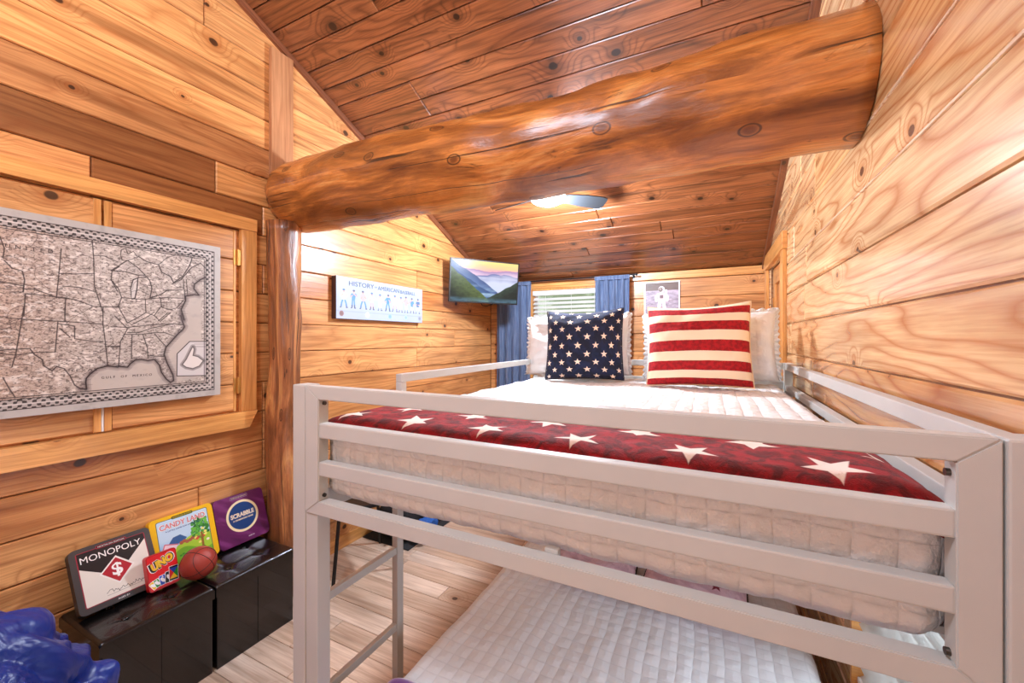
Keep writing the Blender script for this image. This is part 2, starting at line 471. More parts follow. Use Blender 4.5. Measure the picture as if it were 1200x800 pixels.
def inset(poly, d):
    A = sum(p[0]*q[1]-q[0]*p[1] for p, q in zip(poly, poly[1:]+poly[:1]))
    if A < 0: poly = poly[::-1]
    r = poly
    n = len(poly); 
    for i in range(n):
        p, q = poly[i], poly[(i+1) % n]
        ex, ey = q[0]-p[0], q[1]-p[1]; L = math.hypot(ex, ey)
        if L < 1e-6: continue
        nx, ny = ey/L, -ex/L
        r = clip(r, nx, ny, nx*p[0]+ny*p[1]-d)
        if len(r) < 3: return poly, None
    return poly, r

class Boards:
    """flat boarding with chamfered joints; frame (O,U,V,N); every board carries its own grain"""
    def __init__(s, O, U, V, Nn, thick=.02):
        s.O, s.U, s.V, s.N = map(Vector, (O, U, V, Nn)); s.t = thick
        s.verts = []; s.faces = []; s.uvs = []; s.tone = []
    def board(s, poly, tone=(1, 1, 1), ch=.0045, gap=.0021, depth=.005):
        poly = [p for i, p in enumerate(poly) if math.dist(p, poly[i-1]) > 1e-5]
        if len(poly) < 3: return
        outer, o2 = inset(poly, gap)
        if not o2: return
        o3, inn = inset(o2, ch)
        if not inn: return
        su, sv = random.uniform(0, 50), random.uniform(0, 50)
        flip = random.choice((-1, 1))
        P = lambda p, h: s.O+s.U*p[0]+s.V*p[1]+s.N*h
        def face(pts):
            b = len(s.verts)
            for p, h in pts: s.verts.append(P(p, h))
            s.faces.append(list(range(b, b+len(pts))))
            for p, h in pts: s.uvs.append((flip*p[0]+su, p[1]+sv)); s.tone.append(tone)
        face([(p, 0) for p in inn])
        # chamfer as ring: match by building quads from polygon offset (same vertex count when convex & regular)
        if len(inn) == len(o3):
            # align start indices
            k = min(range(len(inn)), key=lambda j: math.dist(inn[j], o3[0]))
            inn2 = inn[k:]+inn[:k]; n = len(o3)
            for i in range(n):
                j = (i+1) % n
                face([(o3[i], -depth), (o3[j], -depth), (inn2[j], 0), (inn2[i], 0)])
                face([(o3[i], -s.t), (o3[j], -s.t), (o3[j], -depth), (o3[i], -depth)])
        else:
            face([(p, -depth) for p in o3])
    def build(s, name, mat, parent=None, kind=True, extra=None):
        me = bpy.data.meshes.new(name)
        V = [tuple(v) for v in s.verts]; F = list(s.faces)
        uv = list(s.uvs); tn = list(s.tone); nb = len(F)
        if extra:           # boxes of the backing shell: list of 8-corner lists
            for bx in extra:
                b = len(V); V += [tuple(v) for v in bx]
                for f in ((0, 1, 3, 2), (4, 6, 7, 5), (0, 4, 5, 1), (2, 3, 7, 6), (0, 2, 6, 4), (1, 5, 7, 3)):
                    F.append([b+i for i in f]); uv += [(V[b+i][0]+V[b+i][1], V[b+i][2]) for i in f]; tn += [(.35, .3, .28)]*4
        me.from_pydata(V, [], F)
        ul = me.uv_layers.new(name='UVMap'); ul.data.foreach_set('uv', np.array(uv, np.float32).ravel())
        at = me.color_attributes.new('tone', 'FLOAT_COLOR', 'CORNER')
        a = np.ones((len(tn), 4), np.float32); a[:, :3] = tn; at.data.foreach_set('color', a.ravel())
        me.materials.append(mat)
        o = bpy.data.objects.new(name, me); link(o, parent)
        if kind and parent is None: o['kind'] = 'structure'
        return o

def rbox(x0, x1, y0, y1, z0, z1): return [(x, y, z) for x in (x0, x1) for y in (y0, y1) for z in (z0, z1)]

def rows(bd, u0, u1, v0, pitch, k0, k1, clips=(), holes=(), lens=(1.2, 2.6), tones=None, spread=.12, fixed=None, **kw):
    for k in range(k0, k1):
        a, b = v0+k*pitch, v0+(k+1)*pitch
        # cut row into segments
        cuts = [u0]
        if fixed and k in fixed:
            cuts += fixed[k][0]; cuts.append(u1)
        else:
            x = u0+random.uniform(.3, lens[1])
            while x < u1-.35:
                cuts.append(x); x += random.uniform(*lens)
            cuts.append(u1)
        for i, (p, q) in enumerate(zip(cuts, cuts[1:])):
            if fixed and k in fixed and fixed[k][1][i] is not None: t = fixed[k][1][i]
            else:
                g = random.uniform(-spread, spread); w = random.uniform(-.04, .04)
                t = (1+g, 1+g*1.25-w, 1+g*1.5-w*2)
            pieces = [(p, q, a, b)]
            for (hu0, hu1, hv0, hv1) in holes:
                new = []
                for (c, d, e, f) in pieces:
                    if hu1 <= c or hu0 >= d or hv1 <= e or hv0 >= f: new.append((c, d, e, f)); continue
                    if hu0 > c: new.append((c, hu0, e, f))
                    if hu1 < d: new.append((hu1, d, e, f))
                    m0, m1 = max(c, hu0), min(d, hu1)
                    if hv0 > e: new.append((m0, m1, e, hv0))
                    if hv1 < f: new.append((m0, m1, hv1, f))
                pieces = new
            for (c, d, e, f) in pieces:
                if d-c < .012 or f-e < .012: continue
                poly = [(c, e), (d, e), (d, f), (c, f)]
                for cl in clips:
                    poly = clip(poly, *cl)
                    if len(poly) < 3: break
                if len(poly) >= 3: bd.board(poly, t, **kw)

# ------------------------------------------------------------------ the room
XL, XR, YW, YB = -2.385, .439, 4.26, -2.4
ZT, M = 2.16, .4345                      # ceiling height at the far wall, pitch
YR = -.45; ZR = ZT+M*(YW-YR)             # ridge behind the viewer
def zc(y): return ZT+M*(YW-y) if y > YR else ZR-M*(YR-y)

# floor
bd = Boards((0, 0, 0), (1, 0, 0), (0, 1, 0), (0, 0, 1))
rows(bd, XL, XR, YB, .123, 0, 55, clips=[(0, 1, YW)], lens=(.7, 1.25), spread=.10, ch=.0014, gap=.0013, depth=.002)
bd.build('floor', FLOOR, extra=[rbox(XL-.1, XR+.1, YB-.1, YW+.1, -.1, -.02)])

# left wall : frame u=y, v=z, normal +X
roofclip = [(M, 1, ZT+M*YW), (-M, 1, ZR-M*YR)]
bd = Boards((XL, 0, 0), (0, 1, 0), (0, 0, 1), (1, 0, 0))
P1 = .1727
dk = (.42, .33, .28); dk2 = (.46, .36, .29); lt = (1.12, 1.12, 1.05)
fx = {6: ([1.246], [dk, lt]), 5: ([.76, 1.5], [(1.1, 1.05, 1), dk2, (1.15, 1.18, 1.15)]), 7: ([1.6], [(.80, .74, .72), (1.15, 1.15, 1.1)]),
      8: ([1.6], [(1.12, 1.08, .98), (1.2, 1.2, 1.2)]), 9: ([1.6], [(1.0, .95, .88), (1.2, 1.2, 1.2)]), 10: ([1.6], [(1.0, .97, .9), None]),
      3: ([1.5], [(1.0, .9, .75), (.95, .8, .66)]), -2: ([1.5], [(.86, .76, .68), None]), -3: ([1.5], [(.86, .76, .68), None]), -1: ([1.5], [(.9, .8, .7), None])}
for k in (4, 2, 1, 0, -1): fx.setdefault(k, ([1.6, 3.5 if k % 2 else 2.9], [(1, .97, .92), (1.14, 1.18, 1.22), (1.1, 1.14, 1.16)]))  # boards past the post toned paler, painting in the bright light there
rows(bd, YB, YW, 1.2453, P1, -8, 19, clips=roofclip, fixed=fx, spread=.07)
bd.build('wall_left', HONEY, extra=[rbox(XL-.12, XL-.015, YB-.1, YW+.1, -.1, 4.4)])

# right wall : low window and closet door
bd = Boards((XR, 0, 0), (0, 1, 0), (0, 0, 1), (-1, 0, 0))
WR = (.85, 1.80, .30, .95); DR = (3.25, 4.06, 0, 2.085)
rows(bd, YB, YW, 1.402, .193, -8, 16, clips=roofclip, holes=[WR, DR], lens=(1.8, 3.2), spread=.07, ch=.006, gap=.0026, depth=.007,
     fixed={0: ([3.0], [(.98, .93, .88), None]), 1: ([2.6], [(1.06, 1.03, 1.0), None]), 2: ([2.55], [(1.08, 1.08, 1.06), None]), 3: ([2.9], [(1.06, 1.06, 1.0), None]), 4: ([2.35], [(1.0, .95, .82), None]), -1: ([2.4], [(.85, .66, .5), None]), -2: ([2.9], [(.85, .66, .5), None])})
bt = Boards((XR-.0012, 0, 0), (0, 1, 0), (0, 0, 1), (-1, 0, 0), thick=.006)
for v_ in (1.981, 2.174):  # near-white strips painting the varnish highlights along two grooves
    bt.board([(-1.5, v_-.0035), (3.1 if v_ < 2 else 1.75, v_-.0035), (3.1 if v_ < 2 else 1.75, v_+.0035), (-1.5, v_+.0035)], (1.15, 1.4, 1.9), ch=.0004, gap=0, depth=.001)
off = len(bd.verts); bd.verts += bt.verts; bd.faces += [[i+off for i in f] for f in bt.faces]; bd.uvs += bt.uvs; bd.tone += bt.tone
ex = [rbox(XR+.015, XR+.12, YB-.1, WR[0], -.1, 4.4), rbox(XR+.015, XR+.12, WR[0], WR[1], -.1, WR[2]), rbox(XR+.015, XR+.12, WR[0], WR[1], WR[3], 4.4),
      rbox(XR+.015, XR+.12, WR[1], DR[0], -.1, 4.4), rbox(XR+.015, XR+.12, DR[0], DR[1], DR[3], 4.4), rbox(XR+.10, XR+.12, DR[0], DR[1], -.1, DR[3]), rbox(XR+.015, XR+.12, DR[1], YW+.1, -.1, 4.4)]
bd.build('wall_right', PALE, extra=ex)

# far wall with the window
WF = (-1.86, -.98, 1.02, 2.06)
bd = Boards((0, YW, 0), (1, 0, 0), (0, 0, 1), (0, -1, 0))
rows(bd, XL, XR, 2.083, .178, -12, 2, clips=[(0, 1, ZT)], holes=[WF], lens=(1.2, 2.2), spread=.08,
     tones=None)
ex = [rbox(XL-.1, WF[0], YW+.015, YW+.12, -.1, ZT+.1), rbox(WF[1], XR+.1, YW+.015, YW+.12, -.1, ZT+.1),
      rbox(WF[0], WF[1], YW+.015, YW+.12, -.1, WF[2]), rbox(WF[0], WF[1], YW+.015, YW+.12, WF[3], ZT+.1)]
bd.build('wall_far', HONEY, extra=ex)
# wall behind the viewer
bd = Boards((0, YB, 0), (1, 0, 0), (0, 0, 1), (0, 1, 0))
rows(bd, XL, XR, 0, .18, 0, 20, clips=[(0, 1, zc(YB))], lens=(1.2, 2.2))
bd.build('wall_back', HONEY, extra=[rbox(XL-.1, XR+.1, YB-.12, YB-.015, -.1, 3.5)])

# ceiling: two slopes in one mesh
cs = math.hypot(1, M); ny = Vector((0, -1, M)).normalized()
bd = Boards((0, YW, ZT), (1, 0, 0), ny, Vector((0, -M, -1)).normalized())
LEN = (YW-YR)*cs
RED = (.92, .84, .82)
rows(bd, XL, XR, 0, .1285, 0, 41, clips=[(0, 1, LEN)], lens=(1.6, 2.8), spread=.16)
bd2 = Boards((0, YR, ZR), (1, 0, 0), Vector((0, -1, -M)).normalized(), Vector((0, M, -1)).normalized())
rows(bd2, XL, XR, 0, .1285, 0, 18, clips=[(0, 1, (YR-YB)*cs)], lens=(1.6, 2.8), spread=.16)
for a in ('verts', 'uvs', 'tone'): pass
off = len(bd.verts); bd.verts += bd2.verts; bd.faces += [[i+off for i in f] for f in bd2.faces]; bd.uvs += bd2.uvs; bd.tone += bd2.tone
def slab(y0, y1):
    return [(x, y, zc(y)+h) for x in (XL-.1, XR+.1) for y in (y0, y1) for h in (.03, .16)]
bd.build('ceiling', CEIL, extra=[slab(YR, YW+.1), slab(YB-.1, YR)])

def uvbox(bm):
    """uv by the longest direction so grain runs along the piece"""
    ul = bm.loops.layers.uv.verify()
    xs = [v.co for v in bm.verts]
    mn_ = [min(c[i] for c in xs) for i in range(3)]; mx = [max(c[i] for c in xs) for i in range(3)]
    L = max(range(3), key=lambda i: mx[i]-mn_[i]); o = [i for i in range(3) if i != L]
    s = random.uniform(0, 40)
    bm.normal_update()
    for f in bm.faces:
        n = f.normal; k = o[0] if abs(n[o[1]]) > abs(n[o[0]]) else o[1]
        for lp in f.loops:
            lp[ul].uv = (lp.vert.co[L]+s, lp.vert.co[k]+s*1.7)
    return bm
def plank(name, x0, x1, y0, y1, z0, z1, mat=None, parent=None, bev=.003, st=True):
    bm = uvbox(box(BM(), x0, x1, y0, y1, z0, z1, bev))
    o = obj(name, bm, mat or TRIM, parent)
    if st and parent is None: o['kind'] = 'structure'
    return o

# trims
def rake(name, x0, x1, mat, h=.05, y0=YR, y1=YW):
    bm = BM()
    pts = [(y0, zc(y0)-.003), (y1, zc(y1)-.003), (y1, zc(y1)-h), (y0, zc(y0)-h)]
    a = [bm.verts.new((x0, y, z)) for y, z in pts]; b = [bm.verts.new((x1, y, z)) for y, z in pts]
    bm.faces.new(a); bm.faces.new(b[::-1])
    for i in range(4): bm.faces.new((a[i], b[i], b[(i+1) % 4], a[(i+1) % 4]))
    bmesh.ops.recalc_face_normals(bm, faces=bm.faces)
    ul = bm.loops.layers.uv.verify()
    for f in bm.faces:
        for lp in f.loops: lp[ul].uv = (lp.vert.co.y, lp.vert.co.z+lp.vert.co.y*M+lp.vert.co.x)
    return struct(name, bm, mat)
rake('trim_1', XL, XL+.022, DTRIM, .045)
rake('trim_2', XR-.035, XR, DTRIM, .05)
plank('trim_3', XL+.001, XL+.028, 1.535, 1.675, 2.42, zc(1.6)-.07, wood('post_trim', lin(210, 154, 108), lin(160, 100, 64), knot_p=.3, tone=False), bev=.002)
plank('trim_4', XL, XR, YW-.022, YW-.001, ZT-.075, ZT-.004)
plank('trim_5', XL, -1.0, YW-.034, YW-.001, ZT-.03, ZT-.001, DTRIM)
# baseboards
plank('baseboard_left', XL, XL+.018, YB, YW, 0, .085)
plank('baseboard_far', XL, XR, YW-.018, YW, 0, .085)

# ------------------------------------------------------------------ logs
def log(name, axis_pts, rad, mat, seg=48, amp=.012, seed=0, flare=None):
    bm = BM(); ul = bm.loops.layers.uv.verify()
    pts = [Vector(p) for p in axis_pts]; n = len(pts); rings = []; V = []
    for i, p in enumerate(pts):
        d = (pts[min(i+1, n-1)]-pts[max(i-1, 0)]).normalized()
        up = Vector((0, 0, 1)) if abs(d.z) < .9 else Vector((0, 1, 0))
        a = d.cross(up).normalized(); b = a.cross(d).normalized()
        r0 = rad(i/(n-1)) if callable(rad) else rad
        ring = []
        for k in range(seg):
            t = 2*PI*k/seg; q = p+a*math.cos(t)*r0+b*math.sin(t)*r0
            fac = Vector((math.cos(t)*1.6, math.sin(t)*1.6, 0))+Vector((0, 0, i*.22))+Vector((seed, 0, 0))
            h = mn.noise(fac*.9)*amp*1.5+mn.noise(fac*2.3)*amp*.7
            # hewn flats
            h -= amp*.9*max(0, mn.noise(Vector((t*1.3, i*.09, seed+3))))
            ring.append(bm.verts.new(p+(a*math.cos(t)+b*math.sin(t))*(r0+h)))
        rings.append(ring)
    acc = 0
    for i in range(n-1):
        L = (pts[i+1]-pts[i]).length
        for k in range(seg):
            k2 = (k+1) % seg
            f = bm.faces.new((rings[i][k], rings[i][k2], rings[i+1][k2], rings[i+1][k])); f.smooth = True
            rr = .2
            uvs = [(acc, k/seg*2*PI*rr), (acc, (k+1)/seg*2*PI*rr), (acc+L, (k+1)/seg*2*PI*rr), (acc+L, k/seg*2*PI*rr)]
            for lp, u in zip(f.loops, uvs): lp[ul].uv = (u[0]+seed, u[1]+seed)
        acc += L
    for r_ in (rings[0][::-1], rings[-1]):
        f = bm.faces.new(r_)
        for lp in f.loops: lp[ul].uv = (lp.vert.co.y, lp.vert.co.z)
    bmesh.ops.recalc_face_normals(bm, faces=bm.faces)
    return obj(name, bm, mat)
def brad(t):
    r = .206+.006*math.sin(t*7)
    if t < .03: r -= (.03-t)*1.5
    return r
N_ = 70
beam = log('ceiling_beam', [(XL+.002+(XR-XL-.004)*i/N_, 1.672+.045*i/N_+.008*math.sin(i*.15), 2.362+.010*math.sin(i*.12)-.012*i/N_) for i in range(N_+1)], brad, LOG, seed=4.3, amp=.009)
tag(beam, 'thick round hewn log beam spanning the room under the sloped ceiling', 'beam')
post = log('log_post', [(XL+.10+.006*math.sin(i*.3), 1.565+.006*math.sin(i*.21+1), 0+2.19*i/40) for i in range(41)], lambda t: .090+.008*math.cos(t*5), LOG2, seg=36, amp=.009, seed=11.2)
tag(post, 'upright round log post on the left wall under the end of the beam', 'post')

# ------------------------------------------------------------------ cupboard doors behind the map (left wall)
X0 = XL+.001
door_parts = []
for nm, (y0, y1) in (('door_1', (.19, .783)), ('door_2', (.793, 1.338))):
    b2 = Boards((XL+.018, 0, 0), (0, 1, 0), (0, 0, 1), (1, 0, 0), thick=.016)
    rows(b2, y0+.022, y1-.004, 1.2453, P1, -1, 6, clips=[(0, 1, 2.098), (0, -1, -1.098)], spread=.05, lens=(3, 4))
    o = b2.build(nm, HONEY)
    plank('door_stile', XL+.0185, XL+.026, y1-.024 if nm == 'door_1' else y0, y1 if nm == 'door_1' else y0+.024, 1.098, 2.098, parent=o, bev=.0015)
    plank('door_stile', XL+.003, XL+.020, y0 if nm == 'door_1' else y1-.014, y0+.014 if nm == 'door_1' else y1, 1.098, 2.098, parent=o, bev=.0015)
    if nm == 'door_2':
        obj('glare_strip', box(BM(), XL+.008, XL+.024, .7842, .7918, 1.098, 1.30), WHITEP, o, label='white strip standing for the glare in the gap between the doors')  # white piece added to imitate glare low in the door gap
        for z in (1.24, 1.95):
            bm = BM(); tube(bm, [(XL+.026, 1.345, z-.045), (XL+.026, 1.345, z+.045)], .006)
            box(bm, XL+.019, XL+.022, 1.325, 1.345, z-.042, z+.042); box(bm, XL+.019, XL+.0245, 1.345, 1.36, z-.042, z+.042)
            obj('hinge', bm, BRASS, o, label='brass hinge')
plank('trim_6', X0, XL+.034, .05, 1.447, 2.112, 2.182)                       # head casing
plank('trim_7', X0, XL+.030, 1.362, 1.447, 1.090, 2.112)                     # right casing
bm = BM()                                                                    # sill casing with a raked end
pts = [(.05, 1.004), (1.400, 1.000), (1.447, 1.090), (.05, 1.092)]
a = [bm.verts.new((X0, y, z)) for y, z in pts]; b = [bm.verts.new((XL+.04, y, z)) for y, z in pts]
bm.faces.new(a); bm.faces.new(b[::-1])
for i in range(4): bm.faces.new((a[i], b[i], b[(i+1) % 4], a[(i+1) % 4]))
bmesh.ops.recalc_face_normals(bm, faces=bm.faces)
struct('trim_8', uvbox(bm), TRIM)

# closet door on the right wall
dd = BM(); box(dd, XR+.05, XR+.085, DR[0], DR[1], .01, DR[3])
door = struct('door_3', uvbox(dd), wood('closet_door_pine', lin(222, 150, 86), lin(170, 96, 46), tone=False))
for y0, y1 in ((3.25, 3.34), (3.60, 3.71), (3.97, 4.06)):
    plank('door_stile', XR+.03, XR+.051, y0, y1, .01, DR[3], parent=door)
for z0, z1 in ((.01, .2), (1.02, 1.16), (1.95, 2.08)):
    for y0, y1 in ((3.34, 3.60), (3.71, 3.97)):
        plank('door_rail', XR+.03, XR+.0505, y0, y1, z0, z1, parent=door)
for z in (.3, 1.75):
    bm = box(BM(), XR+.022, XR+.030, 3.99, 4.04, z, z+.09); obj('hinge', bm, BRASS, door, label='brass hinge')
plank('trim_9', XR-.024, XR, 3.15, 3.25, 0, 2.085)
plank('trim_10', XR-.024, XR, 4.06, 4.16, 0, 2.085)
plank('trim_11', XR-.030, XR, 3.13, 4.18, 2.085, 2.20)

# ------------------------------------------------------------------ windows
def window(name, axis, a0, a1, z0, z1, plane, outd):
    """frame and one pane in the opening; axis 'x' (far wall) or 'y' (right wall)"""
    bm = BM(); d0, d1 = sorted((plane-.004*outd, plane+.115*outd))
    def B(m, p0, p1, q0, q1, e0, e1):
        if axis == 'x': box(m, p0, p1, e0, e1, q0, q1, .002)
        else: box(m, e0, e1, p0, p1, q0, q1, .002)
    for p0, p1, q0, q1 in ((a0, a0+.018, z0, z1), (a1-.018, a1, z0, z1), (a0+.018, a1-.018, z1-.018, z1), (a0+.018, a1-.018, z0, z0+.018)):
        B(bm, p0, p1, q0, q1, d0, d1)
    fr = struct(name, uvbox(bm), TRIM)
    bm = BM(); e0, e1 = sorted((plane+.075*outd, plane+.1*outd))
    zm = (z0+z1)/2
    for p0, p1, q0, q1 in ((a0+.018, a0+.055, z0+.018, z1-.018), (a1-.055, a1-.018, z0+.018, z1-.018), (a0+.055, a1-.055, z1-.055, z1-.018),
                           (a0+.055, a1-.055, z0+.018, z0+.06), (a0+.055, a1-.055, zm-.02, zm+.02)):
        B(bm, p0, p1, q0, q1, e0, e1)
    obj('sash', bm, WHITEP, fr)
    bm = BM(); g0, g1 = sorted((plane+.085*outd, plane+.089*outd))
    B2 = (lambda m, p0, p1, q0, q1: box(m, p0, p1, g0, g1, q0, q1)) if axis == 'x' else (lambda m, p0, p1, q0, q1: box(m, g0, g1, p0, p1, q0, q1))
    B2(bm, a0+.05, a1-.05, z0+.05, z1-.05); obj('pane', bm, GLASS, fr)
    return fr
window('window_1', 'x', WF[0], WF[1], WF[2], WF[3], YW, 1)
window('window_2', 'y', WR[0], WR[1], WR[2], WR[3], XR, 1)
plank('trim_12', WF[0]-.08, WF[1]+.08, YW-.02, YW-.001, WF[3]+.0, WF[3]+.024)   # casing over the window
plank('trim_13', WF[0]-.10, WF[0]-.002, YW-.02, YW-.001, WF[2], WF[3])
plank('trim_14', WF[1]+.002, WF[1]+.10, YW-.02, YW-.001, WF[2], WF[3])
plank('trim_15', WF[0]-.10, WF[1]+.10, YW-.03, YW-.001, WF[2]-.07, WF[2])

def blind(label, axis, a0, a1, z0, z1, plane, tilt, pitch=.046):
    t = thing('window_blind', label, 'window blind', ((a0+a1)/2, plane, z0) if axis == 'x' else (plane, (a0+a1)/2, z0), (0, 0, 0 if axis == 'x' else PI/2), group=None)
    w = (a1-a0)/2; H = z1-z0
    bm = box(BM(), -w, w, -.03, .02, H-.05, H, .003); obj('head_rail', bm, WHITEP, t)
    bm = BM(); z = .03
    while z < H-.06:
        c, s = math.cos(tilt), math.sin(tilt)
        vs = []
        for (yy, zz) in ((-.024, -.0012), (.024, -.0012), (.024, .0012), (-.024, .0012)):
            vs.append((yy*c-zz*s, yy*s+zz*c+z))
        A = [bm.verts.new((-w, y, q)) for y, q in vs]; B = [bm.verts.new((w, y, q)) for y, q in vs]
        bm.faces.new(A); bm.faces.new(B[::-1])
        for i in range(4): bm.faces.new((A[i], B[i], B[(i+1) % 4], A[(i+1) % 4]))
        z += pitch
    bmesh.ops.recalc_face_normals(bm, faces=bm.faces)
    obj('slats', bm, plain('blind_slat', lin(214, 214, 208), .5), t)
    for x in (-w*.62, w*.1, w*.72):
        bm = tube(BM(), [(x, -.027, .01), (x, -.027, H-.04)], .0014, 6); obj('cord', bm, WHITEP, t)
    bm = box(BM(), -w, w, -.025, .025, 0, .02, .004); obj('bottom_rail', bm, WHITEP, t)
    return t
blind('white slatted blind in the far window between blue curtains', 'x', WF[0]+.025, WF[1]-.025, WF[2]+.02, WF[3]-.022, YW+.03, math.radians(38))
blind('white slatted blind low on the right wall beside the bed', 'y', WR[0]+.025, WR[1]-.025, WR[2]+.02, WR[3]-.022, XR+.035, math.radians(-35))

# curtains + rod
def curtain(label, x0, x1, z0, z1, folds, ph):
    t = thing('curtain', label, 'curtain', ((x0+x1)/2, YW-.10, z0), group=None)
    bm = BM(); nx, nz = 90, 30; w = x1-x0; G = []
    for side in (0, 1):
        g = []
        for j in range(nz+1):
            row = []
            for i in range(nx+1):
                u = i/nx; v = j/nz
                a = .024*(1-.45*v)
                yy = a*math.sin(u*folds*2*PI+ph+.5*math.sin(v*2.2+u*4))+.006*math.sin(u*folds*5*PI+v*3)
                xx = (u-.5)*w*(1+.06*(1-v)*math.sin(3+u*2))
                row.append(bm.verts.new((xx, yy+(.0025 if side else 0), v*(z1-z0))))
            g.append(row)
        G.append(g)
    for s_, g in enumerate(G):
        for j in range(nz):
            for i in range(nx):
                q = (g[j][i], g[j][i+1], g[j+1][i+1], g[j+1][i]); f = bm.faces.new(q if s_ == 0 else q[::-1]); f.smooth = True
    for j in range(nz):
        bm.faces.new((G[0][j][0], G[0][j+1][0], G[1][j+1][0], G[1][j][0])); bm.faces.new((G[0][j][nx], G[1][j][nx], G[1][j+1][nx], G[0][j+1][nx]))
    obj('drape', bm, DENIM, t)
    bm = box(BM(), -w/2, w/2, -.016, .012, z1-z0-.03, z1-z0+.012, .004); obj('header', bm, DENIM, t)
    return t
curtain('blue curtain hanging on the left side of the far window behind the television', -2.255, -1.815, .62, 2.128, 5, .4)
curtain('blue curtain on the right side of the far window above the navy pillow', -1.09, -.735, .62, 2.128, 4.5, 1.7)
t = thing('curtain_rod', 'thin black curtain rod across the top of the far window', 'curtain rod', (-1.5, YW-.1, 2.138))
bm = tube(BM(), [(-.80, 0, 0), (.82, 0, 0)], .008); obj('rod', bm, BLACKM, t)
for x in (-.76, .79):
    bm = BM(); tube(bm, [(x, 0, 0), (x, .078, 0)], .005); box(bm, x-.012, x+.012, .072, .0775, -.03, .012); obj('bracket', bm, BLACKM, t)
bm = BM(); bmesh.ops.create_uvsphere(bm, u_segments=16, v_segments=10, radius=.014, matrix=Matrix.Translation((.83, 0, 0))); obj('finial', bm, BLACKM, t, smooth=True)

# ------------------------------------------------------------------ ceiling fan
HX, HY, HZ = -1.07, 2.76, 2.575
fan = thing('ceiling_fan', 'ceiling fan with grey blades and a lit globe behind the log beam', 'ceiling fan', (HX, HY, HZ))
bm = BM(); tube(bm, [(0, 0, .13), (0, 0, zc(HY)-HZ-.02)], .014); obj('downrod', bm, WHITEP, fan)
bm = BM(); tube(bm, [(0, 0, zc(HY)-HZ-.1), (0, 0, zc(HY)-HZ-.05), (0, 0, zc(HY)-HZ+.01)], [.03, .065, .07], 24); obj('canopy', bm, WHITEP, fan)
bm = BM(); tube(bm, [(0, 0, -.03), (0, 0, -.02), (0, 0, .07), (0, 0, .12), (0, 0, .135)], [.08, .11, .115, .09, .02], 32); obj('motor_housing', bm, WHITEP, fan, smooth=True)
bm = BM(); tube(bm, [(0, 0, -.03), (0, 0, -.05), (0, 0, -.075), (0, 0, -.095), (0, 0, -.105)], [.125, .13, .115, .075, .02], 32); obj('light_globe', bm, GLOBE, fan, smooth=True)
for a in (46, 166, 286):
    bm = BM(); A = math.radians(a)
    pr = [(.10, .028), (.16, .045), (.30, .062), (.44, .064), (.475, .052), (.482, .03)]
    top = [(x, w) for x, w in pr]+[(x, -w) for x, w in reversed(pr)]
    tw = math.radians(-22)
    va = [bm.verts.new((x, y*math.cos(tw), y*math.sin(tw)+.0)) for x, y in top]; vb = [bm.verts.new((x, y*math.cos(tw), y*math.sin(tw)+.007)) for x, y in top]
    bm.faces.new(va); bm.faces.new(vb[::-1])
    for i in range(len(top)): bm.faces.new((va[i], vb[i], vb[(i+1) % len(top)], va[(i+1) % len(top)]))
    bmesh.ops.recalc_face_normals(bm, faces=bm.faces)
    obj('blade', bm, FANG, fan, rot=(0, 0, A), loc=(0, 0, -.042))

# ------------------------------------------------------------------ television
TL = Vector((-2.274, 3.25)); TR = Vector((-1.80, 3.79)); tc_ = (TL+TR)/2; ta = math.atan2(TR.y-TL.y, TR.x-TL.x)
tv = thing('television', 'flat television showing misty mountains, mounted in the far left corner', 'television', (tc_.x, tc_.y, 2.065), (math.radians(-5), 0, ta))
tv.rotation_euler = (math.radians(5), math.radians(1.0), ta)
W2, H2 = .362, .213
bm = BM(); box(bm, -W2, W2, .0, .028, -H2, H2, .003); box(bm, -.2, .2, .028, .055, -.13, .12, .01); obj('housing', bm, BLACKM, tv)
bm = BM()
for x0, x1, z0, z1 in ((-W2, W2, H2-.011, H2), (-W2, W2, -H2, -H2+.014), (-W2, -W2+.011, -H2+.014, H2-.011), (W2-.011, W2, -H2+.014, H2-.011)): box(bm, x0, x1, -.006, .0, z0, z1)
obj('bezel', bm, BLACKM, tv)
cv = Canvas(-W2+.011, W2-.011, -H2+.014, H2-.011, 300, 176, (0, 0, 0))
U = (cv.X+W2)/(2*W2); Vv = (cv.Y+H2)/(2*H2)
def L3(*c): return np.array(lin(*c)[:3])
def grad(t, stops):
    out = np.zeros(t.shape+(3,)); 
    for (a, ca), (b, cb) in zip(stops, stops[1:]):
        m = (t >= a) & (t <= b+1e-9); f = ((t-a)/(b-a))[..., None]; out = np.where(m[..., None], ca*(1-f)+cb*f, out)
    return out
cl = vnoise(U*1.5, Vv*6, 3, 3)
sky = grad(np.clip(Vv+(cl-.5)*.12, .0, 1), [(0, L3(120, 130, 190)), (.55, L3(150, 140, 196)), (.72, L3(232, 160, 180)), (.86, L3(250, 200, 140)), (1, L3(255, 226, 130))])
cv.c = sky
def ridge(base, amp, f, seed, ca, cb, slope=0, mist=.25, tex=0):
    global cv
    h = base+slope*U+amp*(vnoise(U*1.0, U*0+seed, f, seed)-.5)
    m = np.clip((h-Vv)/.012, 0, 1)
    d = np.clip((h-Vv)/mist, 0, 1)
    col = ca*(1-d[..., None])+cb*d[..., None]
    if tex: col = col*(.55+.9*vnoise(U, Vv, 26, seed+1)[..., None]**1.3)
    cv.c = cv.c*(1-m[..., None])+col*m[..., None]
ridge(.78, .10, 6, 1, L3(150, 120, 170), L3(215, 180, 205), mist=.1)
ridge(.68, .12, 5, 2, L3(96, 104, 160), L3(200, 205, 230), mist=.2)
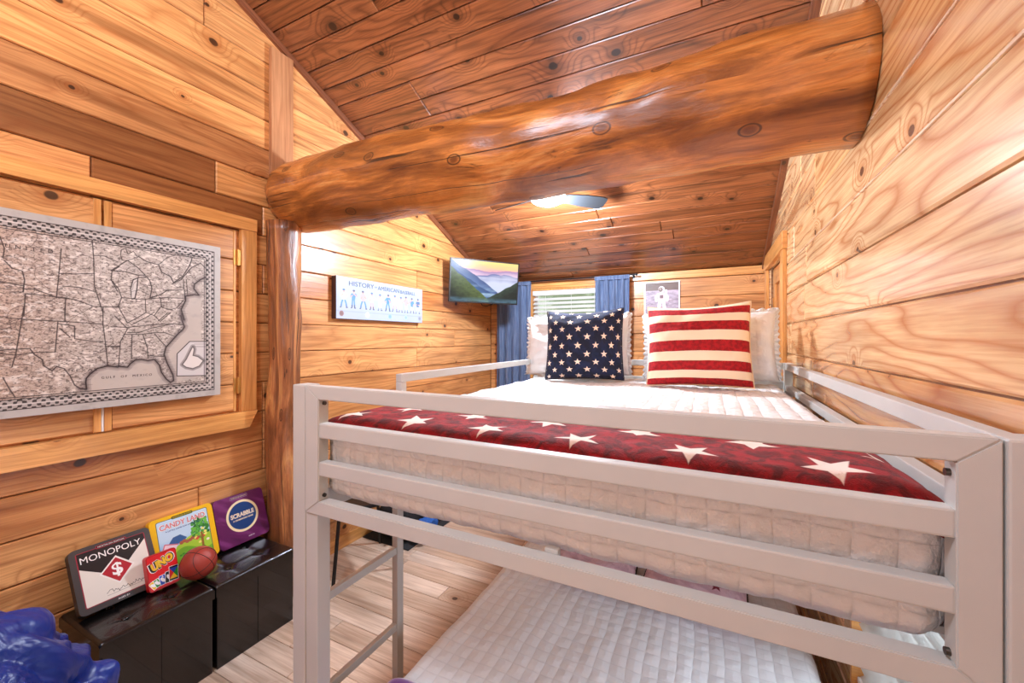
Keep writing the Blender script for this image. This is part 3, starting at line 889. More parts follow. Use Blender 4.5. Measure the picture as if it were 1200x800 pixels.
m_ = np.clip((vnoise(U*1.2, Vv*5, 3, 9)-.45)*3, 0, 1)*np.clip(1-abs(Vv-.55)*5, 0, 1); cv.put(m_*.8, L3(214, 214, 235))
ridge(1.0, .10, 5, 4, L3(64, 84, 134), L3(110, 140, 190), slope=-1.05, mist=.35)
ridge(.82, .10, 5, 12, L3(52, 76, 122), L3(80, 120, 170), slope=-.95, mist=.3)
m_ = np.clip((vnoise(U*2, Vv*6, 2.5, 21)-.42)*3, 0, 1)*np.clip(1-abs(Vv-.22)*4, 0, 1); cv.put(m_, L3(170, 200, 225))
ridge(-.35, .08, 7, 6, L3(48, 66, 52), L3(26, 36, 30), slope=.92, mist=.2, tex=1)
ridge(.86, .16, 6, 5, L3(86, 104, 52), L3(20, 32, 24), slope=-1.45, mist=.6, tex=1)
m_ = np.clip((vnoise(U*3, Vv*5, 2, 31)-.3)*2, 0, 1)*np.clip(1-Vv*7, 0, 1); cv.put(m_*.85, L3(110, 160, 190))
cv.build('screen', SCREEN, tv, y=-.003)
bm = tube(BM(), [(-.02, .04, -.21), (0, .05, -.235), (.05, .055, -.238), (.10, .05, -.22), (.12, .04, -.20)], .005); obj('cable', bm, BLACKM, tv)
bm = BM(); box(bm, -.06, .06, .055, .07, -.06, .06); tube(bm, [(0, .06, 0), (-.10, .22, 0), (0.0, .42, 0)], .014); obj('wall_bracket', bm, BLACKM, tv)

# ------------------------------------------------------------------ plaque with ball players (left wall)
BLUEINK = plain('slate_ink', lin(66, 84, 112), .6)
pq = thing('wall_plaque', 'long pale blue baseball history plaque on the left wall boards', 'wall art', (XL+.001, (1.982+2.914)/2, 1.79), (0, 0, PI/2))
w, h = .466, .150
bm = box(BM(), -w, w, -.045, 0, -h, h, .003); obj('panel', bm, plain('plaque_edge', lin(66, 40, 36), .5), pq)
cv = Canvas(-w+.001, w-.001, -h+.001, h-.001, 620, 200, lin(176, 190, 212))
cv.c *= (.93+.12*vnoise(cv.X, cv.Y, 8, 3)[..., None])
for k in (0, 1, 2, 3): cv.put((np.abs(cv.Y+.098-k*.002) < .0006)*.6, lin(140, 160, 190))
figs = [(-.40, 'w', 'b'), (-.315, 'b', 'b'), (-.22, 'r', 'b'), (-.135, 'w', 'r'), (-.05, 'w', 'w'), (.035, 'b', 'b'), (.115, 'w', 'r'), (.185, 'w', 'w'), (.255, 'r', 'w'), (.33, 'b', 'w'), (.405, 'B', 'w')]
cc = {'w': lin(236, 240, 246), 'b': lin(96, 148, 200), 'r': lin(206, 176, 176), 'B': lin(90, 124, 164)}
skin = lin(216, 170, 150); dkk = lin(92, 96, 124)
for i, (fx_, a, b_) in enumerate(figs):
    r = random.Random(i); y0 = -.068; sp = r.uniform(.010, .026); hh = .128+r.uniform(-.006, .006)
    hip = y0+hh*.46; sh = y0+hh*.80; lean = r.uniform(-.006, .008)
    for s_ in (-1, 1):
        cv.line([(fx_+s_*.007, hip), (fx_+s_*sp*.8, y0+hh*.24), (fx_+s_*sp, y0+.008)], .0125, cc[b_])
        cv.line([(fx_+s_*sp*.95, y0+hh*.14), (fx_+s_*sp, y0+.006)], .009, dkk if i % 2 else cc['B'])
        cv.line([(fx_+s_*sp-.002, y0), (fx_+s_*sp+.008*s_, y0)], .008, dkk)
    cv.poly([(fx_-.014, hip-.006), (fx_+.014, hip-.006), (fx_+.019+lean, sh), (fx_-.019+lean, sh)], cc[a])
    for s_ in (-1, 1):
        ex_, ey_ = fx_+s_*r.uniform(.022, .034), sh-r.uniform(.015, .035)
        cv.line([(fx_+lean+s_*.017, sh-.005), (ex_, ey_)], .011, cc[a]); cv.line([(ex_, ey_), (fx_+s_*r.uniform(.0, .02), ey_+r.uniform(-.012, .02))], .008, skin)
    cv.ell(fx_+lean, sh+.013, .0095, .012, skin); cv.ell(fx_+lean, sh+.020, .011, .0075, dkk if a != 'w' else cc['B'])
for x_, cl_ in ((-.42, lin(150, 120, 120)), (-.18, lin(250, 250, 252)), (.06, lin(150, 190, 220)), (.25, lin(170, 200, 222)), (.43, lin(160, 170, 190))):
    cv.ell(x_, -.112, .020, .020, cl_); cv.ell(x_, -.112, .013, .013, tuple(c*.75 for c in cl_[:3]))
cv.build('picture', PRINT, pq, y=-.0456)
text('title_text', 'HISTORY', .03, BLUEINK, pq, -.235, .108, -.0462, width=.24, height=.034)
text('title_text', 'OF', .03, BLUEINK, pq, -.095, .106, -.0462, width=.024, height=.012)
text('title_text', 'AMERICAN', .03, BLUEINK, pq, .045, .104, -.0462, width=.24, height=.032)
text('title_text', 'BASEBALL', .03, BLUEINK, pq, .275, .100, -.0462, width=.19, height=.028)

# ------------------------------------------------------------------ moon poster (far wall)
po = thing('poster', 'white bordered poster of an astronaut on grey ground on the far wall', 'poster', (-.4425, YW-.001, 1.84))
w, h = .1675, .225
bm = box(BM(), -w, w, -.012, 0, -h, h, .001); obj('border', bm, WHITEP, po)
cv = Canvas(-w+.013, w-.013, -h+.013, h-.013, 170, 230, lin(120, 112, 116))
t_ = (cv.Y+h)/(2*h); nz = vnoise(cv.X*1.0, cv.Y*2.6, 26, 8, 5, .6)
cv.c = np.where((t_ > .80)[..., None], L3(110, 92, 84)*(.7+.5*nz[..., None]), (L3(196, 182, 200)*(1-(1-t_)[..., None]*.55))*(.25+1.35*nz[..., None]))
wh = lin(240, 232, 238); sh_ = lin(150, 136, 150)
for s_ in (-1, 1):
    cv.line([(s_*.018, .02), (s_*.026, -.04), (s_*.030, -.075)], .030, wh); cv.line([(s_*.028, -.085), (s_*.034, -.085)], .022, sh_)
    cv.line([(s_*.030, .10), (s_*.056, .07), (s_*.05, .035)], .024, wh)
cv.poly([(-.034, .01), (.034, .01), (.040, .11), (-.036, .11)], wh); cv.poly([(.03, .06), (.052, .06), (.052, .14), (.03, .14)], wh)
cv.rect(-.018, .016, .055, .09, lin(120, 96, 104)); cv.ell(-.002, .145, .030, .032, wh); cv.ell(-.010, .143, .021, .023, lin(120, 104, 100)); cv.ell(-.014, .150, .007, .006, lin(210, 190, 170))
cv.poly([(-.14, -.15), (-.06, -.10), (0, -.09), (.03, -.10), (-.05, -.13)], lin(40, 34, 40), .8)
cv.build('picture', PRINT, po, y=-.0126)

# ------------------------------------------------------------------ map on canvas (left wall)
TH, FF, PY0, HC = .4579, 474.57, 396.5, 1.5
def wallpt(px, py, X=XL+.062):
    a = (px-600)/FF; b = (PY0-py)/FF; s, c = math.sin(TH), math.cos(TH)
    t = X/(a*c-s); return (t*(a*s+c), HC+t*b)
MY0, MY1, MZ0, MZ1 = .06, 1.236, 1.205, 1.980
mp = thing('wall_map', 'large antique styled canvas map hanging over the cupboard doors', 'map', (XL+.027, (MY0+MY1)/2, (MZ0+MZ1)/2), (0, 0, PI/2))
mw, mh = (MY1-MY0)/2, (MZ1-MZ0)/2; yc, zc_ = (MY0+MY1)/2, (MZ0+MZ1)/2
bm = box(BM(), -mw, mw, -.034, 0, -mh, mh, .002); obj('stretcher', bm, plain('canvas_edge', lin(120, 112, 108), .8), mp)
cv = Canvas(-mw+.0005, mw-.0005, -mh+.0005, mh-.0005, 900, 600, lin(196, 186, 176))
def W(pts, tr):
    out = []
    for x, y in pts:
        ox, oy, k = tr; Y, Z = wallpt(ox+x/k, oy+y/k); out.append((Y-yc, Z-zc_))
    return out
A_ = (0, 230, 5.714); B_ = (130, 240, 5.714); C_ = (130, 370, 6.667); D_ = (0, 360, 5.714)
coast = W([(-500, 300), (-200, 330), (-60, 290), (200, 275), (230, 315), (285, 350), (290, 390), (350, 425), (380, 395), (430, 410), (470, 460), (500, 520), (540, 545), (580, 548), (574, 500), (578, 475), (600, 450), (650, 410), (720, 392), (790, 400)], D_)
gulf2 = W([(60, 395), (130, 400), (150, 375), (190, 345), (240, 340), (290, 350), (340, 340), (380, 385), (395, 440), (430, 490), (465, 520), (490, 505), (485, 460), (440, 370), (415, 300), (430, 245), (480, 190), (530, 135), (560, 110), (575, 85), (560, 50), (548, 0)], C_)
atl = W([(490, 770), (470, 700), (500, 640), (500, 610), (560, 600), (590, 605), (555, 560), (560, 530), (600, 500), (645, 480), (640, 520), (665, 520), (725, 465)], B_)
land = coast+gulf2+atl
sea = W([(580, 548), (574, 500), (578, 475), (600, 450), (650, 410), (720, 392), (790, 400)], D_)+gulf2+atl+[(mw-.09, mh-.2), (mw-.09, -mh+.1), (sea0 := W([(600, 620)], D_)[0])]
# paper mottling
nb = vnoise(cv.X+2, cv.Y+2, 5, 2, 4); cv.c *= (.86+.22*nb)[..., None]
warm = np.clip((.12-cv.X)*3.2, 0, 1)*.55
cv.put(warm, lin(190, 150, 122))
landm = Canvas(-mw+.0005, mw-.0005, -mh+.0005, mh-.0005, 900, 600, (0, 0, 0))
landm.poly(sea, (1, 1, 1)); SM = landm.c[..., 0]
# relief hatching over the land
westm = np.clip((.30-cv.X)*1.8, .35, 1)
for sd_, fx2, fy2, wd_, am_ in ((5, 26, 70, .035, .75), (8, 55, 90, .045, .6), (11, 90, 60, .05, .5)):
    q_ = vnoise(cv.X*fx2/10+3, cv.Y*fy2/10+3, 10, sd_, 3, .6)
    cv.put(np.clip(1-np.abs(q_-.5)/wd_, 0, 1)*am_*(1-SM)*np.clip(westm+.2, 0, 1), lin(84, 62, 58))
n2 = vnoise(cv.X*1.2+7, cv.Y*2.4+1, 44, 6, 3); cv.put(np.clip((n2-.55)*6, 0, 1)*(1-SM)*.6, lin(240, 232, 222))
n3 = vnoise(cv.X+9, cv.Y*1.6+4, 150, 8, 2); cv.put(np.clip((n3-.60)*9, 0, 1)*(1-SM)*.7, lin(60, 44, 44))
cv.put(np.clip((vnoise(cv.X, cv.Y*1.5, 30, 19, 4)-.5)*3, 0, 1)*SM*.35, lin(150, 146, 146))
ink = lin(44, 32, 34); ink2 = lin(70, 54, 52)
def ML(pts, tr=None, wd=.0042, a=.95, c=ink): cv.line(W(pts, tr) if tr else pts, wd, c, a)
# shore hatching
for path in (coast[-8:]+gulf2, atl):
    cv.line(path, .030, lin(86, 74, 80), .32); cv.line(path, .016, lin(80, 66, 70), .35); cv.line(path, .0055, ink)
    r = random.Random(3)
    for (x1, y1), (x2, y2) in zip(path, path[1:]):
        n = int(math.hypot(x2-x1, y2-y1)/.006)
        for i in range(n):
            t = i/max(n, 1); x, y = x1+(x2-x1)*t, y1+(y2-y1)*t; L = r.uniform(.006, .022)
            cv_l = [(x, y), (x+L, y+r.uniform(-.004, .004))]
            if i % 2: cv.line(cv_l, .0014, ink2, .6)
ML(coast, None, .004)
ML([(140, 630), (135, 560), (150, 500), (180, 490), (175, 560), (160, 628), (140, 630)], B_, .005)
cv.poly(W([(140, 625), (137, 560), (152, 505), (176, 495), (170, 560), (158, 620)], B_), lin(206, 200, 194))
cv.poly(W([(0, 440), (50, 410), (110, 372), (180, 420), (225, 470), (180, 468), (90, 445)], B_), lin(186, 178, 174), .25)
ML([(0, 440), (50, 410), (110, 370), (180, 420), (230, 470), (180, 470), (90, 445), (0, 440)], B_, .004)
ML([(180, 490), (240, 480), (262, 510), (275, 560), (262, 622), (335, 600), (375, 572), (440, 570)], B_)
ML([(65, 330), (70, 300), (100, 290), (115, 330), (150, 310), (180, 350), (110, 372), (75, 370), (65, 330)], B_, .003)
ML([(185, 345), (240, 380), (320, 400), (340, 450), (400, 480), (420, 520), (480, 480), (530, 400), (545, 350)], B_, .0045)
ML([(410, 530), (470, 500), (540, 420), (600, 390), (640, 430), (700, 460), (725, 462)], B_, .004)
ML([(320, 400), (380, 350), (460, 330), (540, 350)], B_, .0025)
for p in ([(145, 630), (235, 630), (360, 620), (480, 625)], [(230, 630), (235, 720)], [(330, 620), (340, 680)], [(110, 790), (170, 760), (235, 720), (290, 740), (335, 680), (350, 690), (400, 700), (440, 690), (485, 640)], [(0, 500), (50, 560), (72, 620), (50, 680), (110, 790)],
          [(290, 740), (330, 780), (400, 720)], [(350, 570), (480, 570)], [(485, 500), (495, 620)], [(505, 500), (515, 610)], [(70, 620), (150, 628)]): ML(p, B_, .0036)
for p in ([(0, 85), (130, 90), (320, 70), (480, 62), (560, 70)], [(100, 145), (240, 145), (350, 130), (420, 130), (500, 160)], [(165, 150), (160, 335)], [(250, 145), (285, 250), (290, 330)], [(290, 310), (412, 318)], [(340, 140), (430, 240)],
          [(30, 0), (110, 80), (130, 100), (75, 200), (65, 320), (60, 395)], [(130, 130), (220, 130), (320, 95), (480, 62)], [(160, 70), (280, 10), (340, -30)], [(0, 245), (70, 240)], [(370, 40), (440, -20)]): ML(p, C_, .0036)
for p in ([(410, 350), (395, 520), (378, 680)], [(170, 650), (160, 800)], [(180, 650), (440, 680)], [(618, 290), (628, 420), (632, 600), (690, 780)], [(440, 680), (435, 800)], [(0, 270), (30, 350), (20, 410)], [(630, 395), (700, 400), (790, 440)],
          [(800, 470), (750, 500), (745, 560), (790, 640)], [(0, 570), (160, 600), (155, 640), (80, 640)], [(30, 430), (80, 480), (150, 500), (165, 560), (155, 640)], [(155, 620), (230, 620), (370, 672), (500, 690), (640, 740), (800, 740)], [(420, 600), (540, 610), (640, 640)], [(395, 515), (500, 520), (630, 515)]): ML(p, A_, .0036)
for p in ([(160, 0), (105, 320)], [(0, 310), (105, 320), (240, 302), (370, 298)], [(435, 0), (435, 95)], [(40, 70), (250, 85), (435, 95), (690, 112)], [(388, 98), (370, 298)], [(388, 110), (500, 125), (500, 210), (600, 225), (690, 232)], [(690, 0), (690, 110), (705, 230), (722, 390)], [(705, 262), (800, 258)], [(400, 140), (470, 200)], [(20, 470), (60, 540), (100, 600)], [(80, 400), (100, 330)]): ML(p, D_, .0036)
# broad rivers as thin wiggles
r = random.Random(12)
for k in range(70):
    x, y = r.uniform(-.5, .45), r.uniform(-.22, .26); a = r.uniform(-.6, .6)+(PI if r.random() < .5 else 0); p = [(x, y)]
    for i in range(9):
        a += r.uniform(-.5, .5); x += .011*math.cos(a); y += .011*math.sin(a); p.append((x, y))
    if SM[min(599, max(0, int((p[-1][1]+mh)/(2*mh)*599))), min(899, max(0, int((p[-1][0]+mw)/(2*mw)*899)))] < .5 and SM[min(599, int((p[0][1]+mh)/(2*mh)*599)), min(899, int((p[0][0]+mw)/(2*mw)*899))] < .5:
        cv.line(p, .0018, ink2, .8)
# inset chart
inp = W([(515, 470), (518, 295), (615, 200), (755, 200), (750, 465)], C_)
cv.poly(inp, lin(206, 202, 200)); cv.line(inp, .004, ink, 1, True)
isl = W([(560, 380), (590, 340), (615, 290), (640, 240), (650, 260), (640, 310), (680, 320), (720, 350), (690, 390), (640, 410), (590, 400)], C_)
cv.line(isl, .022, ink2, .5, True); cv.line(isl, .010, ink, .5, True); cv.poly(isl, lin(222, 216, 210)); cv.line(isl, .0025, ink, .9, True)
cv.line(W([(650, 240), (752, 240)], C_), .002, ink); cv.line(W([(650, 220), (740, 220)], C_), .0015, ink2)
# border: ornate band
E0, E1 = .030, .068
bx = np.minimum(mw-np.abs(cv.X), mh-np.abs(cv.Y))
cv.put((bx < E0)*1.0, lin(186, 182, 176)); cv.put((bx < E0)*np.clip((vnoise(cv.X, cv.Y, 40, 12)-.5)*3, 0, 1)*.4, lin(140, 136, 132))
band = (bx > E0) & (bx < E1); cv.put(band*1.0, lin(176, 168, 162))
pat = np.sin(cv.X*260)*np.sin(cv.Y*260)+.9*(vnoise(cv.X, cv.Y, 95, 14, 2)-.5)
cv.put((band & (pat > .12))*.92, lin(30, 26, 28)); cv.put((band & (np.abs(bx-(E0+E1)/2) < .002))*.7, lin(226, 220, 214))
for e in (E0, E1, E1+.008): cv.put(np.clip((.0016-np.abs(bx-e))/cv.px+.5, 0, 1), ink)
cv.build('printed_map', PRINT, mp, y=-.0346)
MI = plain('map_ink', lin(52, 40, 42), .7)
(gx, gz), = W([(330, 480)], D_); p1 = W([(680, 478), (800, 470)], D_)[0]; p2 = W([(320, 450)], C_)[0]
text('map_lettering', 'GULF  OF  MEXICO', .012, MI, mp, (p1[0]+p2[0])/2, (p1[1]+p2[1])/2, -.0349, width=p2[0]-p1[0], height=.010, spacing=1.5)
text('map_lettering', 'TEXAS', .014, MI, mp, *W([(560, 420)], D_)[0], -.0349, width=.08, height=.010, spacing=1.4)
text('map_lettering', 'UNITED', .014, MI, mp, *W([(200, 350)], A_)[0], -.0349, width=.12, height=.014, spacing=2)

# ------------------------------------------------------------------ storage ottomans
def ottoman(label, y0, y1, x0, x1, btn):
    t = thing('storage_ottoman', label, 'ottoman', ((x0+x1)/2, (y0+y1)/2, 0), (0, 0, 0), 'storage ottomans')
    wx, wy = (x1-x0)/2, (y1-y0)/2
    bm = BM(); box(bm, -wx+.006, wx-.006, -wy+.006, wy-.006, 0.0, .336, .004)
    # folding seam in the middle of the front
    box(bm, wx-.0065, wx-.004, -.0015, .0015, .01, .33)
    obj('body', bm, LEATHER, t)
    n = 40; bm = BM(); V = []
    for j in range(n+1):
        row = []
        for i in range(n+1):
            u, v = -1+2*i/n, -1+2*j/n
            x, y = u*wx, v*wy
            e = max(abs(u), abs(v)); r = .010
            z = .383-(max(0, abs(x)-(wx-r))**2+max(0, abs(y)-(wy-r))**2)/(r)*.7
            for bx_, by_ in btn:
                d = math.hypot(x-bx_, y-by_); z -= .012*math.exp(-(d/.022)**2)
                z -= .004*math.exp(-(abs(y-by_)/.006)**2)*math.exp(-(d/.09)**2)+.004*math.exp(-(abs(x-bx_)/.006)**2)*math.exp(-(d/.09)**2)
            z += .004*(1-u*u)*(1-v*v)
            row.append(bm.verts.new((x, y, z)))
        V.append(row)
    for j in range(n):
        for i in range(n): f = bm.faces.new((V[j][i], V[j][i+1], V[j+1][i+1], V[j+1][i])); f.smooth = True
    rim = V[0][:-1]+[V[j][n] for j in range(n)]+V[n][::-1][:-1]+[V[j][0] for j in range(n, 0, -1)]
    low = [bm.verts.new((v.co.x, v.co.y, .332)) for v in rim]; m = len(rim)
    for i in range(m): bm.faces.new((rim[i], low[i], low[(i+1) % m], rim[(i+1) % m]))
    bm.faces.new(low[::-1]); bmesh.ops.recalc_face_normals(bm, faces=bm.faces)
    lid = obj('lid', bm, LEATHER, t)
    for bx_, by_ in btn:
        bm = BM(); bmesh.ops.create_uvsphere(bm, u_segments=14, v_segments=8, radius=.011, matrix=Matrix.Translation((bx_, by_, .376)) @ Matrix.Diagonal((1, 1, .5, 1))); obj('button', bm, LEATHER, lid, smooth=True)
    return t
ox0, ox1 = XL+.02, -2.0
cx_ = (ox0+ox1)/2
b1 = [(dx, dy) for dx in (-.075, .068) for dy in (-.077, .077)]
ottoman('black tufted storage ottoman farther from the blue beanbag, next to the log post', 1.047, 1.43, ox0, ox1, b1)
ottoman('black tufted storage ottoman nearer the viewer, partly behind the blue beanbag', .658, 1.041, ox0, ox1, b1)

# ------------------------------------------------------------------ game tins
def tin(name, label, yc_, w, h, base_x, lean, edge, th=.036, r=.02, z0=.384):
    t = thing(name, label, 'board game', (base_x, yc_, z0+.004+(th-.002)*math.sin(lean)), (-lean, 0, PI/2))
    bm = prism(BM(), rrect(-w/2, w/2, .0, h, r), -.001, th-.002)
    body = obj('tin_box', bm, edge, t)
    e = [ed for ed in body.data.edges]
    return t
black = plain('tin_charcoal', lin(52, 52, 54), .35, metal=.4); BLK = plain('print_black', lin(14, 14, 16), .4)
WHI = plain('print_white', lin(244, 242, 238), .5); REDI = plain('print_red', lin(190, 20, 36), .4); GOLD = plain('print_gold', lin(236, 190, 46), .4)
SAND = plain('print_cream', lin(232, 214, 186), .5)
# charcoal tin
t = tin('board_game_tin', 'charcoal board game tin with a red dollar diamond leaning on the wall', .806, .264, .260, -2.215, .52, black, th=.034)
cv = Canvas(-.132, .132, 0, .260, 420, 420, lin(58, 58, 60))
cv.poly(rrect(-.112, .112, .022, .242, .006), lin(150, 30, 56)); cv.poly(rrect(-.109, .109, .025, .239, .004), lin(226, 220, 208))
cv.poly([(-.109, .239), (.109, .239), (.109, .214), (.0, .105), (-.109, .178)], lin(16, 18, 26))
cv.poly([(0, .07), (.058, .128), (.004, .186), (-.056, .130)], lin(236, 232, 224)); cv.poly([(0, .077), (.050, .128), (.003, .178), (-.048, .130)], lin(170, 24, 44))
cv.poly(rrect(-.05, .05, .236, .250, .006), lin(150, 30, 56)); cv.poly(rrect(-.047, .047, .2385, .2475, .004), lin(24, 24, 28))
r = random.Random(5); x = -.045; p = []
while x < .085: p.append((x, .050+r.uniform(-.006, .007)+.004*math.sin(x*160))); x += .0035
cv.line(p, .0016, lin(20, 20, 20)); cv.line([(-.045, .040), (.07, .041)], .0010, lin(60, 60, 60))
panel = cv.build('printed_face', PRINTG, t, y=-.0016)
# round the corners of the printed face by trimming it to the tin's outline
def trim_corner(o, w, h, r):
    bm = bmesh.new(); bm.from_mesh(o.data)
    kill = []
    for v in bm.verts:
        x, z = v.co.x, v.co.z
        for cx, cz in ((-w/2+r, r), (w/2-r, r), (-w/2+r, h-r), (w/2-r, h-r)):
            if (x-cx)*(1 if cx > 0 else -1) > 0 and (z-cz)*(1 if cz > h/2 else -1) > 0 and math.hypot(x-cx, z-cz) > r-.0006: kill.append(v); break
    bmesh.ops.delete(bm, geom=kill, context='VERTS'); bm.to_mesh(o.data); bm.free()
trim_corner(panel, .264, .260, .02)
text('title_text', 'MONOPOLY', .03, WHI, t, -.004, .209, -.002, width=.196, height=.026)
text('edition_text', 'NOSTALGIA EDITION', .01, WHI, t, 0, .243, -.002, width=.085, height=.0055)
text('dollar_sign', '$', .06, WHI, t, .001, .128, -.002, height=.058, width=.034, bold=.0012)
text('age_text', 'AGES 8+', .01, WHI, t, .002, .012, -.002, width=.038, height=.0065)
# yellow tin
yel = plain('tin_yellow', lin(240, 186, 28), .35)
t = tin('board_game_tin', 'yellow framed board game tin with a candy countryside behind the basketball', 1.073, .264, .260, -2.268, .33, yel, th=.034)
cv = Canvas(-.132, .132, 0, .260, 420, 420, lin(243, 190, 30))
cv.poly(rrect(-.108, .108, .020, .244, .008), lin(30, 80, 80)); cv.poly(rrect(-.1055, .1055, .0225, .2415, .007), lin(196, 222, 240))
ins = (np.abs(cv.X) < .1055) & (cv.Y > .0225) & (cv.Y < .2415)
cv.put(ins*np.clip((.15-cv.Y)*20, 0, 1), lin(110, 180, 226))
cv.put((ins & (cv.Y < .118+.018*np.sin(cv.X*28+.6)+.1*np.clip(cv.X, 0, 1))), lin(170, 208, 60)); cv.put((ins & (cv.Y < .075+.02*np.sin(cv.X*33+2))), lin(120, 180, 48))
cv.poly([(-.075, .125), (-.05, .155), (-.02, .158), (.005, .135), (-.01, .122), (-.05, .118)], lin(56, 96, 150))
cv.poly([(-.10, .05), (-.10, .095), (-.055, .095), (-.055, .05)], lin(226, 120, 84)); cv.poly([(-.105, .09), (-.085, .135), (-.035, .118), (-.05, .09)], lin(244, 214, 222)); cv.line([(-.105, .09), (-.085, .135), (-.035, .118)], .005, lin(214, 120, 130))
for i in range(7): cv.ell(-.02+i*.012, .118+.004*math.sin(i*2), .009, .008, lin(170, 96, 70))
rr = random.Random(4)
for i in range(90):
    a = rr.uniform(0, 2*PI); q = math.sqrt(rr.random())*.042
    x_, y_ = .066+q*math.cos(a)*.95, .160+q*math.sin(a)*1.25
    if x_ < .1: cv.ell(x_, y_, .007, .007, lin(*rr.choice([(50, 130, 50), (80, 165, 60), (30, 100, 44), (110, 190, 70)])))
for i in range(10):
    x_, y_ = .066+rr.uniform(-.03, .03), rr.uniform(.055, .15); cv.ell(x_, y_, .007, .006, lin(*rr.choice([(240, 230, 120), (226, 80, 60), (250, 240, 220)])))
cv.line([(.066, .06), (.068, .13)], .010, lin(150, 100, 50))
for i in range(10): cv.ell(-.03+i*.011, .062+.004*math.sin(i*1.7), .006, .004, lin(60, 140, 50))
cv.poly(rrect(-.045, .045, .238, .251, .006), lin(60, 90, 40))
panel = cv.build('printed_face', PRINTG, t, y=-.0016); trim_corner(panel, .264, .260, .02)
PNK = plain('print_candy', lin(214, 120, 124), .4); NVY = plain('print_navy', lin(24, 60, 140), .4)
text('title_text', 'CANDY LAND', .03, WHI, t, -.001, .2135, -.0019, width=.196, height=.030, bold=.0016)
text('title_text', 'CANDY LAND', .03, PNK, t, -.001, .2135, -.0024, width=.190, height=.025, bold=.0006)
text('tagline_text', 'A LITTLE GAME FOR LITTLE FOLKS', .01, NVY, t, .0, .190, -.002, width=.15, height=.006)
text('edition_text', 'NOSTALGIA EDITION', .01, GOLD, t, 0, .2445, -.002, width=.078, height=.0055)
# purple tin
pur = plain('tin_purple', lin(92, 22, 78), .3, metal=.2)
t = tin('board_game_tin', 'purple board game tin with a round blue emblem beside the log post', 1.338, .258, .256, -2.268, .33, pur, th=.034)
cv = Canvas(-.129, .129, 0, .256, 420, 420, lin(96, 26, 84))
f_ = vnoise(cv.X*1.0, cv.Y*3+cv.X*2, 9, 17, 3); cv.put(np.clip((f_-.55)*4, 0, 1)*.5, lin(150, 70, 140)); cv.put(np.clip((.42-f_)*4, 0, 1)*.6, lin(62, 10, 56))
cv.ell(.004, .138, .083, .083, lin(240, 222, 176)); cv.ell(.004, .138, .071, .071, lin(18, 60, 118)); 
cv.poly(rrect(-.046, .046, .232, .248, .007), lin(150, 120, 150)); cv.poly(rrect(-.0435, .0435, .2345, .2455, .005), lin(80, 24, 70))
panel = cv.build('printed_face', PRINTG, t, y=-.0016); trim_corner(panel, .258, .256, .02)
text('title_text', 'SCRABBLE', .03, SAND, t, .004, .146, -.002, width=.122, height=.024, bold=.0012)
text('tagline_text', 'A CROSSWORD GAME', .01, SAND, t, .004, .122, -.002, width=.105, height=.008, bold=.0004)
text('edition_text', 'NOSTALGIA EDITION', .01, SAND, t, 0, .240, -.002, width=.078, height=.0055)
text('age_text', 'AGES 8+', .01, WHI, t, .03, .022, -.002, width=.032, height=.006)
# small red card tin
redm = plain('tin_red', lin(206, 22, 28), .3)
t = tin('card_game_tin', 'small red card game tin with fanned cards, left of the basketball', .934, .112, .150, -2.178, .30, redm, th=.03, r=.012)
t['category'] = 'card game'
cv = Canvas(-.056, .056, 0, .150, 240, 320, lin(216, 24, 30))
cv.line(rrect(-.0535, .0535, .0025, .1475, .010), .003, lin(160, 10, 18), 1, True)
def card(cx, cz, a, col, w=.021, h=.036, wild=False):
    ca, sa = math.cos(a), math.sin(a)
    R_ = lambda pts: [(cx+x*ca-z*sa, cz+x*sa+z*ca) for x, z in pts]
    cv.poly(R_(rrect(-w/2, w/2, -h/2, h/2, .003)), lin(250, 250, 250))
    cv.poly(R_(rrect(-w/2+.0018, w/2-.0018, -h/2+.0018, h/2-.0018, .002)), col)
    if wild:
        for q, c_ in zip(((0, 1), (-1, 0), (0, -1), (1, 0)), (lin(40, 80, 190), lin(220, 30, 30), lin(248, 200, 30), lin(40, 150, 60))):
            p = (q[0], q[1]); n = (-q[1], q[0])
            cv.poly(R_([(0, 0), (w*.45*(p[0]+n[0])*.95, h*.45*(p[1]+n[1])*.8), (w*.45*(p[0]-n[0])*.95, h*.45*(p[1]-n[1])*.8)]), c_)
    else: cv.poly(R_([(.006*math.cos(t_)*math.cos(.5)-.012*math.sin(t_)*math.sin(.5), .006*math.cos(t_)*math.sin(.5)+.012*math.sin(t_)*math.cos(.5)) for t_ in [k*PI/8 for k in range(16)]]), lin(250, 250, 250))
card(-.040, .026, .5, lin(248, 200, 30)); card(-.026, .030, .28, lin(40, 150, 60)); card(-.006, .034, .06, lin(30, 80, 190), .024, .042); card(.016, .036, -.12, lin(14, 14, 16), .027, .048)
card(.036, .044, -.10, lin(14, 14, 16), .036, .062, True)
panel = cv.build('printed_face', PRINTG, t, y=-.0016); trim_corner(panel, .112, .150, .012)
text('title_text', 'UNO', .05, WHI, t, -.001, .108, -.0018, width=.101, height=.046, ang=.30, bold=.005, shear=.1)
text('title_text', 'UNO', .05, BLK, t, -.001, .108, -.0023, width=.095, height=.042, ang=.30, bold=.004, shear=.1)
text('title_text', 'UNO', .05, GOLD, t, .0, .109, -.0029, width=.084, height=.034, ang=.30, bold=.003, shear=.1)
text('number_text', '4', .02, WHI, t, -.006, .047, -.0019, width=.007, height=.010)
text('number_text', '3', .02, WHI, t, -.028, .040, -.0019, width=.006, height=.009)

